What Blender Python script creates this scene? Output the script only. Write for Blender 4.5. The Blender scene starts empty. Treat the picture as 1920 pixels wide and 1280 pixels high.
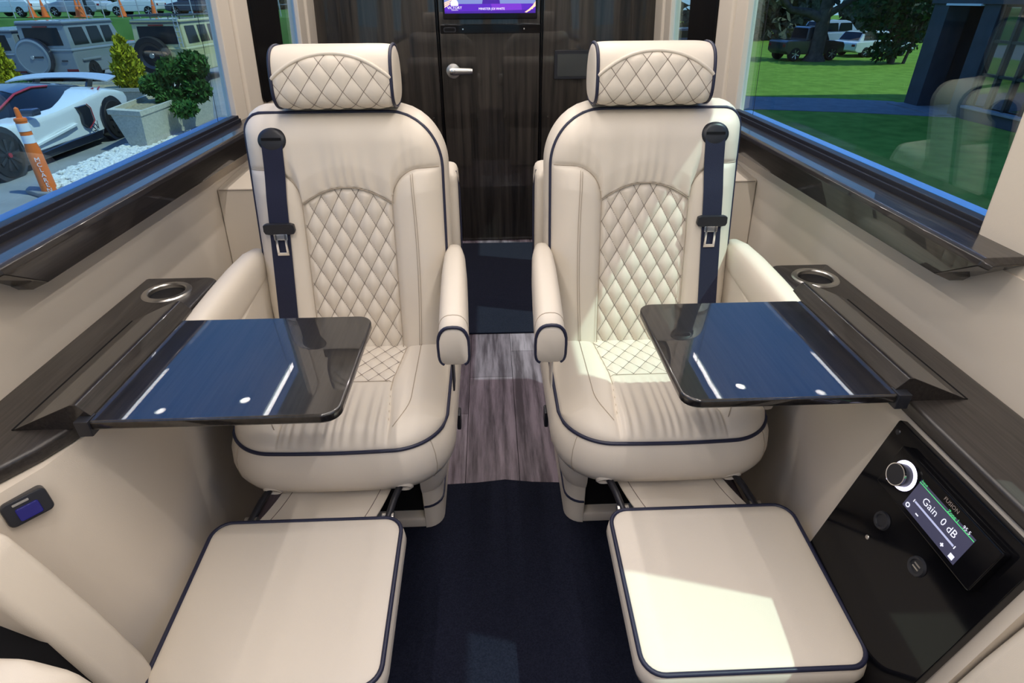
import bpy, bmesh, math, random
import numpy as np
from mathutils import Vector, Matrix
random.seed(7)
rng = np.random.default_rng(7)
scn = bpy.context.scene
COL = scn.collection
R = math.radians

# ------------------------------------------------------------------ camera
PITCH, YAW, ROLL, FPX = R(30.8), R(2.0), R(-0.4), 1080.0
F = Vector((math.sin(YAW)*math.cos(PITCH), math.cos(YAW)*math.cos(PITCH), -math.sin(PITCH)))
RT = Vector((math.cos(YAW), -math.sin(YAW), 0)); UP = RT.cross(F)
RT2 = RT*math.cos(ROLL)+UP*math.sin(ROLL); UP2 = UP*math.cos(ROLL)-RT*math.sin(ROLL)
cd = bpy.data.cameras.new('camera'); cd.sensor_width = 36; cd.lens = FPX*36/1920
cd.clip_start = 0.02; cd.clip_end = 400
cam = bpy.data.objects.new('camera', cd); COL.objects.link(cam)
cam.matrix_world = Matrix(((RT2.x, UP2.x, -F.x, 0), (RT2.y, UP2.y, -F.y, 0), (RT2.z, UP2.z, -F.z, 1.22), (0, 0, 0, 1)))
scn.camera = cam

# ------------------------------------------------------------------ light and exposure
vs = scn.view_settings
vs.view_transform = 'Standard'; vs.look = 'None'; vs.gamma = 1; vs.exposure = 0.0
vs.use_curve_mapping = False
SKY_HORIZON = (0.50, 0.80, 1.30); SKY_TOP = (0.16, 0.50, 1.75); SKY_STRENGTH = 0.9
SUN_STRENGTH = 4.0
LED_POWER = 17.5; LED_COLOR = (1.0, 0.93, 0.89)
PUCK_POWER = 1.6
scn.cycles.use_adaptive_sampling = True; scn.cycles.adaptive_threshold = 0.05
scn.cycles.max_bounces = 6; scn.cycles.diffuse_bounces = 3; scn.cycles.glossy_bounces = 3
scn.cycles.transparent_max_bounces = 8; scn.cycles.caustics_reflective = False; scn.cycles.caustics_refractive = False
scn.cycles.sample_clamp_indirect = 6

w = bpy.data.worlds.new('sky'); scn.world = w; w.use_nodes = True
nt = w.node_tree; nt.nodes.clear()
o_ = nt.nodes.new('ShaderNodeOutputWorld'); bg = nt.nodes.new('ShaderNodeBackground')
tc = nt.nodes.new('ShaderNodeTexCoord'); sx = nt.nodes.new('ShaderNodeSeparateXYZ'); rp = nt.nodes.new('ShaderNodeValToRGB')
rp.color_ramp.elements[0].position = 0.0; rp.color_ramp.elements[0].color = (*SKY_HORIZON, 1)
rp.color_ramp.elements[1].position = 0.6; rp.color_ramp.elements[1].color = (*SKY_TOP, 1)
nt.links.new(tc.outputs['Generated'], sx.inputs[0]); nt.links.new(sx.outputs[2], rp.inputs[0])
nt.links.new(rp.outputs[0], bg.inputs[0]); bg.inputs[1].default_value = SKY_STRENGTH
nt.links.new(bg.outputs[0], o_.inputs[0])

sl = bpy.data.lights.new('sun', 'SUN'); sl.energy = SUN_STRENGTH; sl.color = (0.86, 0.97, 1.0); sl.angle = R(0.6)
sun = bpy.data.objects.new('sun', sl); COL.objects.link(sun)
sun.rotation_euler = Vector((-1.0, 0.30, -1.62)).to_track_quat('-Z', 'Y').to_euler()

# ------------------------------------------------------------------ helpers
ORG = {}
def empty(name, loc, label=None, cat=None, group=None):
    o = bpy.data.objects.new(name, None); COL.objects.link(o); o.location = loc
    o.empty_display_size = 0.05
    ORG[o.name] = Vector(loc); tag(o, label, cat, group); return o
def tag(o, label=None, cat=None, group=None, kind=None):
    if label: o['label'] = label
    if cat: o['category'] = cat
    if group: o['group'] = group
    if kind: o['kind'] = kind
    return o
def org(p): return ORG.get(p.name, Vector((0, 0, 0))) if p else Vector((0, 0, 0))
def mesh(name, verts, faces, mat, parent=None, smooth=True, angle=40, recalc=True, loc=None):
    """verts in world coordinates; the object takes its parent's origin"""
    og = org(parent)
    if parent is None and loc is not None: og = Vector(loc)
    v = np.asarray(verts, dtype=float) - np.array(og)
    me = bpy.data.meshes.new(name); me.from_pydata(v.tolist(), [], [tuple(int(i) for i in f) for f in faces]); me.update()
    if recalc:
        bm = bmesh.new(); bm.from_mesh(me); bmesh.ops.recalc_face_normals(bm, faces=bm.faces); bm.to_mesh(me); bm.free()
    if smooth:
        me.shade_smooth(); me.set_sharp_from_angle(angle=R(angle))
    me.materials.append(mat)
    o = bpy.data.objects.new(name, me); COL.objects.link(o)
    if smooth and recalc and angle < 60 and len(me.polygons) < 3000: o.modifiers.new('weighted', 'WEIGHTED_NORMAL').keep_sharp = True
    if parent: o.parent = parent
    else: o.location = og
    ORG[o.name] = og
    return o
class MB:
    """collects pieces of ONE part"""
    def __init__(s): s.v = []; s.f = []
    def add(s, v, f):
        n = len(s.v); s.v += [tuple(p) for p in v]; s.f += [tuple(i+n for i in q) for q in f]; return s
    def build(s, name, mat, parent=None, **k): return mesh(name, s.v, s.f, mat, parent, **k)
def boxg(x0, x1, y0, y1, z0, z1, bev=0.0, seg=2):
    bm = bmesh.new(); bmesh.ops.create_cube(bm, size=1)
    for v in bm.verts:
        v.co = Vector((x0 if v.co.x < 0 else x1, y0 if v.co.y < 0 else y1, z0 if v.co.z < 0 else z1))
    if bev > 0: bmesh.ops.bevel(bm, geom=bm.edges[:], offset=bev, segments=seg, affect='EDGES', profile=0.5)
    bm.verts.index_update()
    r = ([tuple(v.co) for v in bm.verts], [[v.index for v in f.verts] for f in bm.faces]); bm.free(); return r
def box(name, x0, x1, y0, y1, z0, z1, mat, parent=None, bev=0.0, seg=2, **k):
    v, f = boxg(min(x0, x1), max(x0, x1), min(y0, y1), max(y0, y1), min(z0, z1), max(z0, z1), bev, seg)
    return mesh(name, v, f, mat, parent, **k)
def tubeg(pts, r, n=8, closed=False, flat=None):
    pts = [Vector(p) for p in pts]; N = len(pts); V = []; Fc = []
    up = Vector((0.13, 0.21, 0.97)).normalized(); prev = None
    for i, p in enumerate(pts):
        a = pts[(i-1) % N] if (closed or i > 0) else p; b = pts[(i+1) % N] if (closed or i < N-1) else p
        t = (b-a).normalized()
        if prev is None: s = t.cross(up).normalized()
        else:
            s = prev - t*prev.dot(t); s = s.normalized() if s.length > 1e-6 else t.cross(up).normalized()
        prev = s; q = t.cross(s)
        rr = r[i] if hasattr(r, '__len__') else r
        for k in range(n):
            a_ = 2*math.pi*k/n; V.append(tuple(p + s*(rr*math.cos(a_)) + q*(rr*math.sin(a_))))
    for i in range(N if closed else N-1):
        j = (i+1) % N
        for k in range(n): Fc.append((i*n+k, i*n+(k+1) % n, j*n+(k+1) % n, j*n+k))
    if not closed: Fc += [tuple(range(n))[::-1], tuple((N-1)*n+k for k in range(n))]
    return V, Fc
def tube(name, pts, r, mat, parent=None, n=8, closed=False, **k):
    v, f = tubeg(pts, r, n, closed); return mesh(name, v, f, mat, parent, angle=60, **k)
def prismg(poly, axis, a, b):
    """poly: 2D list in the two other axes (in x,y,z order), extruded along axis from a to b"""
    def P(p, t):
        q = list(p); q.insert(axis, t); return tuple(q)
    n = len(poly); V = [P(p, a) for p in poly]+[P(p, b) for p in poly]
    Fc = [tuple(range(n))[::-1], tuple(range(n, 2*n))]+[(i, (i+1) % n, (i+1) % n+n, i+n) for i in range(n)]
    return V, Fc
def bevelg(g, off, seg=2, ang=30):
    v, f = g; me = bpy.data.meshes.new('tmp'); me.from_pydata(v, [], f); bm = bmesh.new(); bm.from_mesh(me)
    bmesh.ops.recalc_face_normals(bm, faces=bm.faces)
    ed = [e for e in bm.edges if len(e.link_faces) == 2 and e.calc_face_angle(0) > R(ang)]
    bmesh.ops.bevel(bm, geom=ed, offset=off, segments=seg, affect='EDGES', profile=0.5, clamp_overlap=True)
    bm.verts.index_update()
    r = ([tuple(q.co) for q in bm.verts], [[q.index for q in h.verts] for h in bm.faces]); bm.free(); bpy.data.meshes.remove(me); return r
def prism(name, poly, axis, a, b, mat, parent=None, bev=0, seg=2, **k):
    g = prismg(poly, axis, a, b)
    if bev: g = bevelg(g, bev, seg)
    return mesh(name, g[0], g[1], mat, parent, **k)
def latheg(prof, c, axis, n=24, caps=False):
    """prof: (radius, offset along axis)"""
    c = Vector(c); axis = Vector(axis).normalized(); s = axis.orthogonal().normalized(); t = axis.cross(s)
    V = []; Fc = []
    for r, h in prof:
        for k in range(n):
            a = 2*math.pi*k/n; V.append(tuple(c+axis*h+s*(r*math.cos(a))+t*(r*math.sin(a))))
    for i in range(len(prof)-1):
        for k in range(n): Fc.append((i*n+k, i*n+(k+1) % n, (i+1)*n+(k+1) % n, (i+1)*n+k))
    if caps: Fc += [tuple(range(n))[::-1], tuple((len(prof)-1)*n+k for k in range(n))]
    return V, Fc
def lathe(name, prof, c, axis, mat, parent=None, n=24, caps=True, **k):
    v, f = latheg(prof, c, axis, n, caps); return mesh(name, v, f, mat, parent, **k)
def loftg(rings, closed=True, caps=True):
    n = len(rings[0]); V = [tuple(p) for r in rings for p in r]; Fc = []
    for i in range(len(rings)-1):
        for k in range(n if closed else n-1):
            Fc.append((i*n+k, i*n+(k+1) % n, (i+1)*n+(k+1) % n, (i+1)*n+k))
    if caps: Fc += [tuple(range(n))[::-1], tuple((len(rings)-1)*n+k for k in range(n))]
    return V, Fc
def textg(s, size, O, U, V, align='LEFT', ext=0.0, spacing=1.0):
    """flat lettering, laid out from O along U with V up"""
    cu = bpy.data.curves.new('lettering', 'FONT'); cu.body = s; cu.size = size; cu.align_x = align; cu.resolution_u = 2; cu.extrude = ext; cu.space_character = spacing
    ob = bpy.data.objects.new('lettering', cu); COL.objects.link(ob)
    me = bpy.data.meshes.new_from_object(ob.evaluated_get(bpy.context.evaluated_depsgraph_get()))
    O, U, V = Vector(O), Vector(U).normalized(), Vector(V).normalized(); N = U.cross(V)
    v = [tuple(O+U*p.co.x+V*p.co.y+N*p.co.z) for p in me.vertices]; f = [tuple(p.vertices) for p in me.polygons]
    bpy.data.objects.remove(ob); bpy.data.curves.remove(cu); bpy.data.meshes.remove(me); return v, f
def text(name, s, size, O, U, V, mat, parent=None, **k):
    v, f = textg(s, size, O, U, V, **k); return mesh(name, v, f, mat, parent, smooth=False, recalc=False)
def copy_tree(o, parent=None):
    c = o.copy(); COL.objects.link(c); c.parent = parent
    for ch in o.children: copy_tree(ch, c)
    return c
def arc(cx, cy, r, a0, a1, n=6, ry=None):
    ry = r if ry is None else ry
    return [(cx+r*math.cos(R(a0+(a1-a0)*i/n)), cy+ry*math.sin(R(a0+(a1-a0)*i/n))) for i in range(n+1)]
def rrect(x0, x1, y0, y1, r, n=5):
    return arc(x1-r, y0+r, r, -90, 0, n)+arc(x1-r, y1-r, r, 0, 90, n)+arc(x0+r, y1-r, r, 90, 180, n)+arc(x0+r, y0+r, r, 180, 270, n)

# ------------------------------------------------------------------ materials
def mat(name, col, rough=0.5, metal=0.0, spec=0.5, coat=0.0, coat_rough=0.03, ior=1.5, bump=0, bscale=200, var=0, vscale=8, emit=None, estr=0, sheen=0, tr=0, stretch=None, col2=None, coat_ior=1.5):
    m = bpy.data.materials.new(name); m.use_nodes = True; n = m.node_tree; b = n.nodes['Principled BSDF']
    b.inputs['Base Color'].default_value = (*col, 1); b.inputs['Roughness'].default_value = rough; b.inputs['Metallic'].default_value = metal
    b.inputs['Specular IOR Level'].default_value = spec; b.inputs['IOR'].default_value = ior
    b.inputs['Coat Weight'].default_value = coat; b.inputs['Coat Roughness'].default_value = coat_rough; b.inputs['Coat IOR'].default_value = coat_ior
    b.inputs['Sheen Weight'].default_value = sheen
    if emit: b.inputs['Emission Color'].default_value = (*emit, 1); b.inputs['Emission Strength'].default_value = estr
    if tr: b.inputs['Transmission Weight'].default_value = tr
    if var or bump or col2:
        t = n.nodes.new('ShaderNodeTexCoord'); mp = n.nodes.new('ShaderNodeMapping'); n.links.new(t.outputs['Object'], mp.inputs[0])
        if stretch: mp.inputs['Scale'].default_value = stretch
    if var or col2:
        nz = n.nodes.new('ShaderNodeTexNoise'); nz.inputs['Scale'].default_value = vscale; nz.inputs['Detail'].default_value = 5
        n.links.new(mp.outputs[0], nz.inputs[0]); cr = n.nodes.new('ShaderNodeValToRGB'); n.links.new(nz.outputs[0], cr.inputs[0])
        c2 = col2 if col2 else tuple(min(1, c*(1+var)) for c in col); c1 = col if col2 else tuple(c*(1-var) for c in col)
        cr.color_ramp.elements[0].position = 0.32; cr.color_ramp.elements[1].position = 0.68
        cr.color_ramp.elements[0].color = (*c1, 1); cr.color_ramp.elements[1].color = (*c2, 1)
        n.links.new(cr.outputs[0], b.inputs['Base Color'])
    if bump:
        nb = n.nodes.new('ShaderNodeTexNoise'); nb.inputs['Scale'].default_value = bscale; nb.inputs['Detail'].default_value = 3
        n.links.new(mp.outputs[0], nb.inputs[0]); bp = n.nodes.new('ShaderNodeBump'); bp.inputs['Strength'].default_value = bump; bp.inputs['Distance'].default_value = 0.002
        n.links.new(nb.outputs[0], bp.inputs['Height']); n.links.new(bp.outputs[0], b.inputs['Normal'])
    return m
def glass_mat(name, tint, refl=1.0):
    m = bpy.data.materials.new(name); m.use_nodes = True; n = m.node_tree; n.nodes.clear()
    o = n.nodes.new('ShaderNodeOutputMaterial'); mx = n.nodes.new('ShaderNodeMixShader'); fr = n.nodes.new('ShaderNodeFresnel'); fr.inputs[0].default_value = 1.5
    t = n.nodes.new('ShaderNodeBsdfTransparent'); t.inputs[0].default_value = (*tint, 1); g = n.nodes.new('ShaderNodeBsdfGlossy'); g.inputs['Roughness'].default_value = 0.0
    g.inputs[0].default_value = (refl, refl, refl, 1)
    ge = n.nodes.new('ShaderNodeNewGeometry'); ma = n.nodes.new('ShaderNodeMath'); ma.operation = 'MULTIPLY_ADD'
    ma.inputs[1].default_value = 1/1.5-1.5; ma.inputs[2].default_value = 1.5     # same reflectance on both faces of the pane
    n.links.new(ge.outputs['Backfacing'], ma.inputs[0]); n.links.new(ma.outputs[0], fr.inputs[0])
    n.links.new(fr.outputs[0], mx.inputs[0]); n.links.new(t.outputs[0], mx.inputs[1]); n.links.new(g.outputs[0], mx.inputs[2]); n.links.new(mx.outputs[0], o.inputs[0]); return m
def wood_mat(name, c1, c2, stretch, rough, coat, scale=6, coat_ior=1.6, coat_rough=0.02, spec=0.3, lo=0.35, hi=0.66):
    m = bpy.data.materials.new(name); m.use_nodes = True; n = m.node_tree; b = n.nodes['Principled BSDF']
    t = n.nodes.new('ShaderNodeTexCoord'); mp = n.nodes.new('ShaderNodeMapping'); mp.inputs['Scale'].default_value = stretch
    n.links.new(t.outputs['Object'], mp.inputs[0]); nz = n.nodes.new('ShaderNodeTexNoise'); nz.inputs['Scale'].default_value = scale; nz.inputs['Detail'].default_value = 8; nz.inputs['Roughness'].default_value = 0.65
    n.links.new(mp.outputs[0], nz.inputs[0]); cr = n.nodes.new('ShaderNodeValToRGB'); n.links.new(nz.outputs[0], cr.inputs[0])
    cr.color_ramp.elements[0].position = lo; cr.color_ramp.elements[1].position = hi
    cr.color_ramp.elements[0].color = (*c1, 1); cr.color_ramp.elements[1].color = (*c2, 1)
    n.links.new(cr.outputs[0], b.inputs['Base Color']); b.inputs['Roughness'].default_value = rough; b.inputs['Specular IOR Level'].default_value = spec
    b.inputs['Coat Weight'].default_value = coat; b.inputs['Coat Roughness'].default_value = coat_rough; b.inputs['Coat IOR'].default_value = coat_ior
    return m
M = {}
M['leather'] = mat('cream leather', (0.71, 0.635, 0.53), 0.42, spec=0.35, bump=0.12, bscale=900)
M['leather_wall'] = mat('cream wall vinyl', (0.69, 0.61, 0.505), 0.55, spec=0.3, bump=0.10, bscale=700)
M['headliner'] = mat('cream headliner suede', (0.66, 0.58, 0.48), 0.9, spec=0.1)
M['navy'] = mat('navy piping vinyl', (0.018, 0.020, 0.045), 0.4, spec=0.4)
M['stitch'] = mat('grey brown thread', (0.22, 0.18, 0.155), 0.8, spec=0.1)
M['seam'] = mat('cream seam thread', (0.42, 0.35, 0.27), 0.7, spec=0.1)
M['belt'] = mat('navy seat belt webbing', (0.014, 0.017, 0.040), 0.75, spec=0.2, bump=0.3, bscale=600, sheen=0.2)
M['blackplastic'] = mat('black plastic', (0.016, 0.017, 0.022), 0.38, spec=0.45)
M['blackgloss'] = mat('black gloss acrylic', (0.004, 0.004, 0.005), 0.08, spec=0.22)
M['blackmetal'] = mat('black metal', (0.02, 0.02, 0.025), 0.35, metal=0.3, spec=0.5)
M['dark'] = mat('dark interior', (0.008, 0.008, 0.009), 0.8, spec=0.1)
M['chrome'] = mat('chrome', (0.80, 0.80, 0.80), 0.10, metal=1.0)
M['steel'] = mat('brushed steel', (0.62, 0.60, 0.57), 0.28, metal=1.0)
M['wood'] = wood_mat('dark lacquered wood', (0.006, 0.005, 0.0045), (0.026, 0.021, 0.019), (30, 1.2, 30), 0.4, 0.8, coat_ior=1.42)
M['tray'] = wood_mat('dark mirror lacquered wood', (0.004, 0.0035, 0.0035), (0.018, 0.015, 0.014), (26, 1.0, 26), 0.3, 1.0, scale=5, coat_ior=1.62, coat_rough=0.0)
M['counter'] = wood_mat('dark satin wood', (0.011, 0.009, 0.008), (0.036, 0.030, 0.027), (30, 1.2, 30), 0.42, 0.25, coat_rough=0.25, spec=0.5)
M['panelwood'] = wood_mat('dark polished partition wood', (0.007, 0.006, 0.0055), (0.040, 0.033, 0.027), (14, 14, 0.55), 0.3, 1.0, scale=3.0, coat_ior=1.5)
M['carpet'] = mat('navy black carpet', (0.006, 0.0075, 0.016), 0.95, spec=0.05, bump=0.8, bscale=500, col2=(0.014, 0.016, 0.030), vscale=300, sheen=0.06)
M['glass'] = glass_mat('tinted green glass', (0.80, 0.90, 0.84))
M['flange_sky_tint'] = mat('flange coloured like reflected sky', (0.10, 0.22, 0.60), 0.35, spec=0.5)  # blue of the reflected sky is put into the flange's base colour
M['rubber'] = mat('black rubber seal', (0.010, 0.011, 0.018), 0.45, spec=0.4)
M['led'] = mat('led diode', (1, 1, 1), 0.5, emit=(1, 0.9, 0.85), estr=30)
PLK = []
for i, (a, b_) in enumerate((((0.070, 0.052, 0.062), (0.27, 0.215, 0.25)), ((0.055, 0.040, 0.050), (0.21, 0.165, 0.195)), ((0.10, 0.077, 0.09), (0.33, 0.27, 0.31)))):
    PLK.append(wood_mat('greyed vinyl plank %d' % i, a, b_, (11, 0.8, 11), 0.42, 0.0, scale=2.6, spec=0.4, lo=0.40, hi=0.60))
# ------------------------------------------------------------------ floor
fl = box('floor', -1.0, 1.0, -1.62, 3.40, -0.06, -0.008, M['dark']); tag(fl, 'greyed vinyl plank floor of the van', kind='structure')
xs = [-0.878, -0.722, -0.566, -0.410, -0.253, -0.096, 0.064, 0.221, 0.378, 0.534, 0.690, 0.846]
starts = [0.3, 0.9, 0.5, 1.2, 1.57-1.22, 1.79-1.22, 0.75, 1.3, 0.2, 0.8, 0.45]
for i in range(11):
    y = starts[i]-1.22*2
    while y < 3.25:
        a, b = max(y, -1.6), min(y+1.22, 3.25)
        if b-a > 0.02:
            box('plank', xs[i]+0.0009, xs[i+1]-0.0009, a+0.0009, b-0.0009, -0.008, 0.0, PLK[random.randrange(3) if not (i == 5) else (1 if a > 1.5 else 0)], fl, smooth=False)
        y += 1.22
def slab(name, poly, z0, z1, m, lab, cat, bev=0.003):
    g = bevelg(prismg(poly, 2, z0, z1), bev, 2)
    xs_ = [p[0] for p in poly]; ys_ = [p[1] for p in poly]
    o = mesh(name, g[0], g[1], m, loc=((min(xs_)+max(xs_))/2, (min(ys_)+max(ys_))/2, z0)); return tag(o, lab, cat)
slab('carpet_mat', [(-0.60, -1.3), (0.60, -1.3), (0.60, 1.13), (0.195, 1.13), (0.19, 1.225), (0.10, 1.232), (0.02, 1.245), (-0.06, 1.236), (-0.165, 1.232), (-0.17, 1.13), (-0.60, 1.13)], 0.0005, 0.009, M['carpet'], 'navy black carpet mat in front of the two seats', 'carpet')
slab('carpet_mat', [(-0.60, 2.115), (0.62, 2.105), (0.62, 3.145), (-0.60, 3.155)], 0.0005, 0.009, M['carpet'], 'navy black carpet mat between the seats and the door', 'carpet')

# ------------------------------------------------------------------ van shell
YF = 3.212
def struct(o, label): return tag(o, label, kind='structure')
for s, side in ((-1, 'left'), (1, 'right')):
    wl = box('wall_'+side, s*0.83, s*0.93, -1.6, 3.26, -0.02, 0.835, M['leather_wall']); struct(wl, 'cream padded lower side wall on the %s' % side)
    # pillars and header
    TL = 0.048
    def lean(v): return [(x-s*TL*max(0.0, z-0.865)/0.8, y, z) for x, y, z in v]
    def pil(name, y0, y1, xin, z0=0.80, z1=1.70, m=M['leather_wall'], bev=0.012, xout=0.93):
        g = boxg(min(s*xin, s*xout), max(s*xin, s*xout), y0, y1, z0, z1, bev, 3); return mesh(name, lean(g[0]), g[1], m, wl)
    pil('pillar_pad', 2.19, 2.33, 0.842); pil('pillar_trim', 2.088, 2.185, 0.852, bev=0.004, xout=0.872)
    pil('pillar_pad', 2.30, 2.675, 0.850); pil('pillar_trim', 2.97, 3.07, 0.852, bev=0.004, xout=0.872); pil('pillar_pad', 3.075, 3.26, 0.842)
    pil('pillar_pad', 0.505, 0.925, 0.842); pil('pillar_pad', -1.6, -0.75, 0.842)
    box('header', s*0.80, s*0.93, -1.6, 3.26, 1.62, 1.97, M['leather_wall'], wl, 0.02, 3)
    box('sill_filler', s*0.835, s*0.93, -1.6, 3.26, 0.80, 0.862, M['leather_wall'], wl)
    # pillar stitching
    tube('stitching', lean([(s*0.8415, 2.205, 0.9), (s*0.8415, 2.205, 1.6)]), 0.0012, M['seam'], wl, 6)
    # black pillar panel
    tp = empty('trim_%d' % (1 if s < 0 else 2), (s*0.85, 2.48, 0.9)); struct(tp, 'black gloss trim panel on the %s pillar' % side)
    g = bevelg(prismg(rrect(2.345, 2.655, 0.885, 1.60, 0.025), 0, s*0.838, s*0.852), 0.003); mesh('panel', lean(g[0]), g[1], M['blackgloss'], tp)
    lathe('screw', [(0.0, 0.003), (0.005, 0.003), (0.006, 0)], (s*0.8345, 2.55, 0.93), (-s, 0, 0), M['chrome'], tp, 12)
    # ledge below the window
    lg = empty('trim_%d' % (3 if s < 0 else 4), (s*0.80, 1.4, 0.8)); struct(lg, 'dark lacquered wood ledge under the %s window' % side)
    y0 = 0.86 if s < 0 else 0.815
    sec = [(0.832, 0.786), (0.806, 0.786), (0.774, 0.800), (0.766, 0.852), (0.769, 0.861), (0.777, 0.865), (0.87, 0.866), (0.87, 0.80)]
    rings = []
    for yy, sc in ((y0-0.012, 0.55), (y0, 1.0), (2.10, 1.0), (2.30, 1.0)):
        rr = []
        for (x, z) in sec:
            if yy < y0: x = 0.85-(0.85-x)*0.86; z = 0.835+(z-0.835)*0.75
            ysh = 0.085 if (z < 0.83 and yy <= y0) else 0.0
            rr.append((s*x, yy+ysh, z))
        rings.append(rr)
    g = bevelg(loftg(rings), 0.002, 2, 20); mesh('ledge', g[0], g[1], M['wood'], lg, angle=35)
    # window: frame, seal, glass, flange
    def window(n, y0, y1, lab):
        wn = empty('window_%d' % n, (s*0.88, (y0+y1)/2, 0.9)); struct(wn, lab)
        box('seal', s*0.845, s*0.868, y0, y1, 0.862, 0.886, M['rubber'], wn, 0.003)
        box('seal_lip', s*0.838, s*0.846, y0+0.004, y1-0.004, 0.862, 0.877, M['rubber'], wn, 0.002)
        tl = TL   # the side glass leans in towards the roof
        mesh('glass_pane', *prismg([(s*0.874, 0.865), (s*0.879, 0.865), (s*(0.879-tl), 1.665), (s*(0.874-tl), 1.665)], 1, y0-0.004, y1+0.004), M['glass'], wn, smooth=False)
        box('flange', s*0.8815, s*0.912, y0, y1, 0.850, 0.881, M['flange_sky_tint'], wn, 0.003)
        if y1-y0 > 0.8 and y0 > 0:
            tube('pane_joint', [(s*0.8735, y1-0.104, 0.87), (s*(0.8735-tl*0.95), y1-0.104, 1.62)], 0.0008, M['rubber'], wn, 5)
        return wn
    k = 0 if s < 0 else 3
    window(k+1, 0.915, 2.095, 'large tinted side window on the %s' % side)
    window(k+2, 2.67, 2.975, 'narrow tinted side window near the partition on the %s' % side)
    window(k+3, -0.76, 0.515, 'tinted side window beside the rear seat on the %s' % side)
    # dark shelf behind the console, beside the seat
    sh = box('trim_%d' % (5 if s < 0 else 6), s*0.64, s*0.831, 1.28, 3.20, 0.02, 0.44, M['wood'], bev=0.004); struct(sh, 'low dark wood side shelf along the %s wall' % side)
    # cream box behind the seat
    tb = empty('wall_box', (s*0.77, 1.95, 0.44), 'cream padded box on the %s wall beside the seat back' % side, 'padded box')
    g = bevelg(prismg([(1.73, 0.445), (1.765, 0.730), (1.98, 0.743), (1.98, 0.445)], 0, s*0.70, s*0.829), 0.006, 2); mesh('padding', g[0], g[1], M['leather_wall'], tb)
    tube('stitching', [(s*0.715, 1.763, 0.726), (s*0.822, 1.763, 0.726)], 0.001, M['stitch'], tb, 6)

wb = box('wall_rear', -0.93, 0.93, -1.7, -1.6, -0.02, 0.86, M['leather_wall']); struct(wb, 'cream rear wall behind the camera')
box('header', -0.93, 0.93, -1.7, -1.6, 1.60, 1.97, M['leather_wall'], wb)
for x0, x1 in ((-0.93, -0.70), (-0.05, 0.05), (0.70, 0.93)): box('post', x0, x1, -1.7, -1.6, 0.86, 1.6, M['leather_wall'], wb)
for i, (x0, x1) in enumerate(((-0.70, -0.05), (0.05, 0.70))):
    wn = box('window_%d' % (7+i), x0-0.01, x1+0.01, -1.655, -1.650, 0.855, 1.605, M['glass'], smooth=False); struct(wn, 'tinted rear door window, %s pane' % ('left', 'right')[i])
ce = box('ceiling', -0.94, 0.94, -1.7, 3.32, 1.95, 2.02, M['headliner']); struct(ce, 'cream suede headliner')

# ceiling lamps
def area(name, loc, sx_, sy_, power, col, parent, shape='RECTANGLE'):
    l = bpy.data.lights.new(name, 'AREA'); l.shape = shape; l.size = sx_; l.size_y = sy_; l.energy = power; l.color = col
    o = bpy.data.objects.new(name, l); COL.objects.link(o); o.parent = parent; o.location = Vector(loc)-org(parent); return o
for s, side in ((-1, 'left'), (1, 'right')):
    t = empty('led_strip', (s*0.42, 0.9, 1.95), 'long led strip along the %s half of the ceiling' % side, 'led strip')
    box('channel', s*0.405, s*0.435, -1.4, 3.1, 1.938, 1.951, M['steel'], t, 0.002)
    mb = MB()
    for y in np.arange(-1.38, 3.09, 0.035):
        mb.add(*boxg(s*0.416, s*0.424, y-0.004, y+0.004, 1.936, 1.9385))
    dd = mb.build('diode', M['led'], t, smooth=False); dd['kind'] = 'stuff'
    area('strip_light', (s*0.42, 0.85, 1.934), 0.026, 4.4, LED_POWER, LED_COLOR, t)
    for y in (-0.9, 0.4, 1.5, 2.6):
        p = empty('ceiling_light', (s*0.24, y, 1.95), '%s round recessed ceiling light from the rear, on the %s' % ({-0.9: 'first', 0.4: 'second', 1.5: 'third', 2.6: 'fourth'}[y], side), 'ceiling light', 'recessed ceiling lights')
        lathe('bezel', [(0.026, -0.004), (0.034, -0.006), (0.038, 0.0)], (s*0.24, y, 1.95), (0, 0, 1), M['steel'], p, 20, caps=False)
        lathe('lens', [(0.0, -0.003), (0.027, -0.003)], (s*0.24, y, 1.95), (0, 0, 1), M['led'], p, 20, caps=False)
        area('lamp', (s*0.24, y, 1.942), 0.05, 0.05, PUCK_POWER, LED_COLOR, p, 'DISK')
# ------------------------------------------------------------------ partition with door
wf = box('wall_front', -0.95, 0.95, YF+0.012, YF+0.09, -0.02, 1.97, M['dark']); struct(wf, 'dark polished wood partition at the front of the cabin')
DL, DR = -0.234, 0.262
box('panel', -0.90, DL-0.014, YF-0.004, YF+0.013, 0.0, 1.95, M['panelwood'], wf, 0.002)
box('panel', DR+0.014, 0.90, YF-0.004, YF+0.013, 0.0, 1.95, M['panelwood'], wf, 0.002)
for x in (DL-0.007, DR+0.007): box('door_stop', x-0.005, x+0.005, YF-0.006, YF+0.013, 0.0, 1.95, M['blackgloss'], wf, 0.002)
for x, z in ((-0.29, 0.68), (0.31, 0.68), (-0.42, 0.66), (0.262+0.055, 0.575)):
    lathe('stud', [(0, 0.003), (0.004, 0.003), (0.005, 0)], (x, YF-0.004, z), (0, -1, 0), M['chrome'], wf, 10)
dr = empty('door_1', (0.014, YF, 0)); struct(dr, 'dark polished wood door in the partition')
box('door_leaf', DL+0.002, DR-0.002, YF-0.006, YF+0.013, 0.005, 1.93, M['panelwood'], dr, 0.003)
hx, hz = -0.175, 0.905
hd = lathe('door_handle', [(0.0, 0.026), (0.012, 0.026), (0.014, 0.012), (0.034, 0.009), (0.036, 0.004), (0.036, 0.0)], (hx, YF-0.006, hz), (0, -1, 0), M['steel'], dr, 28)
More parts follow.
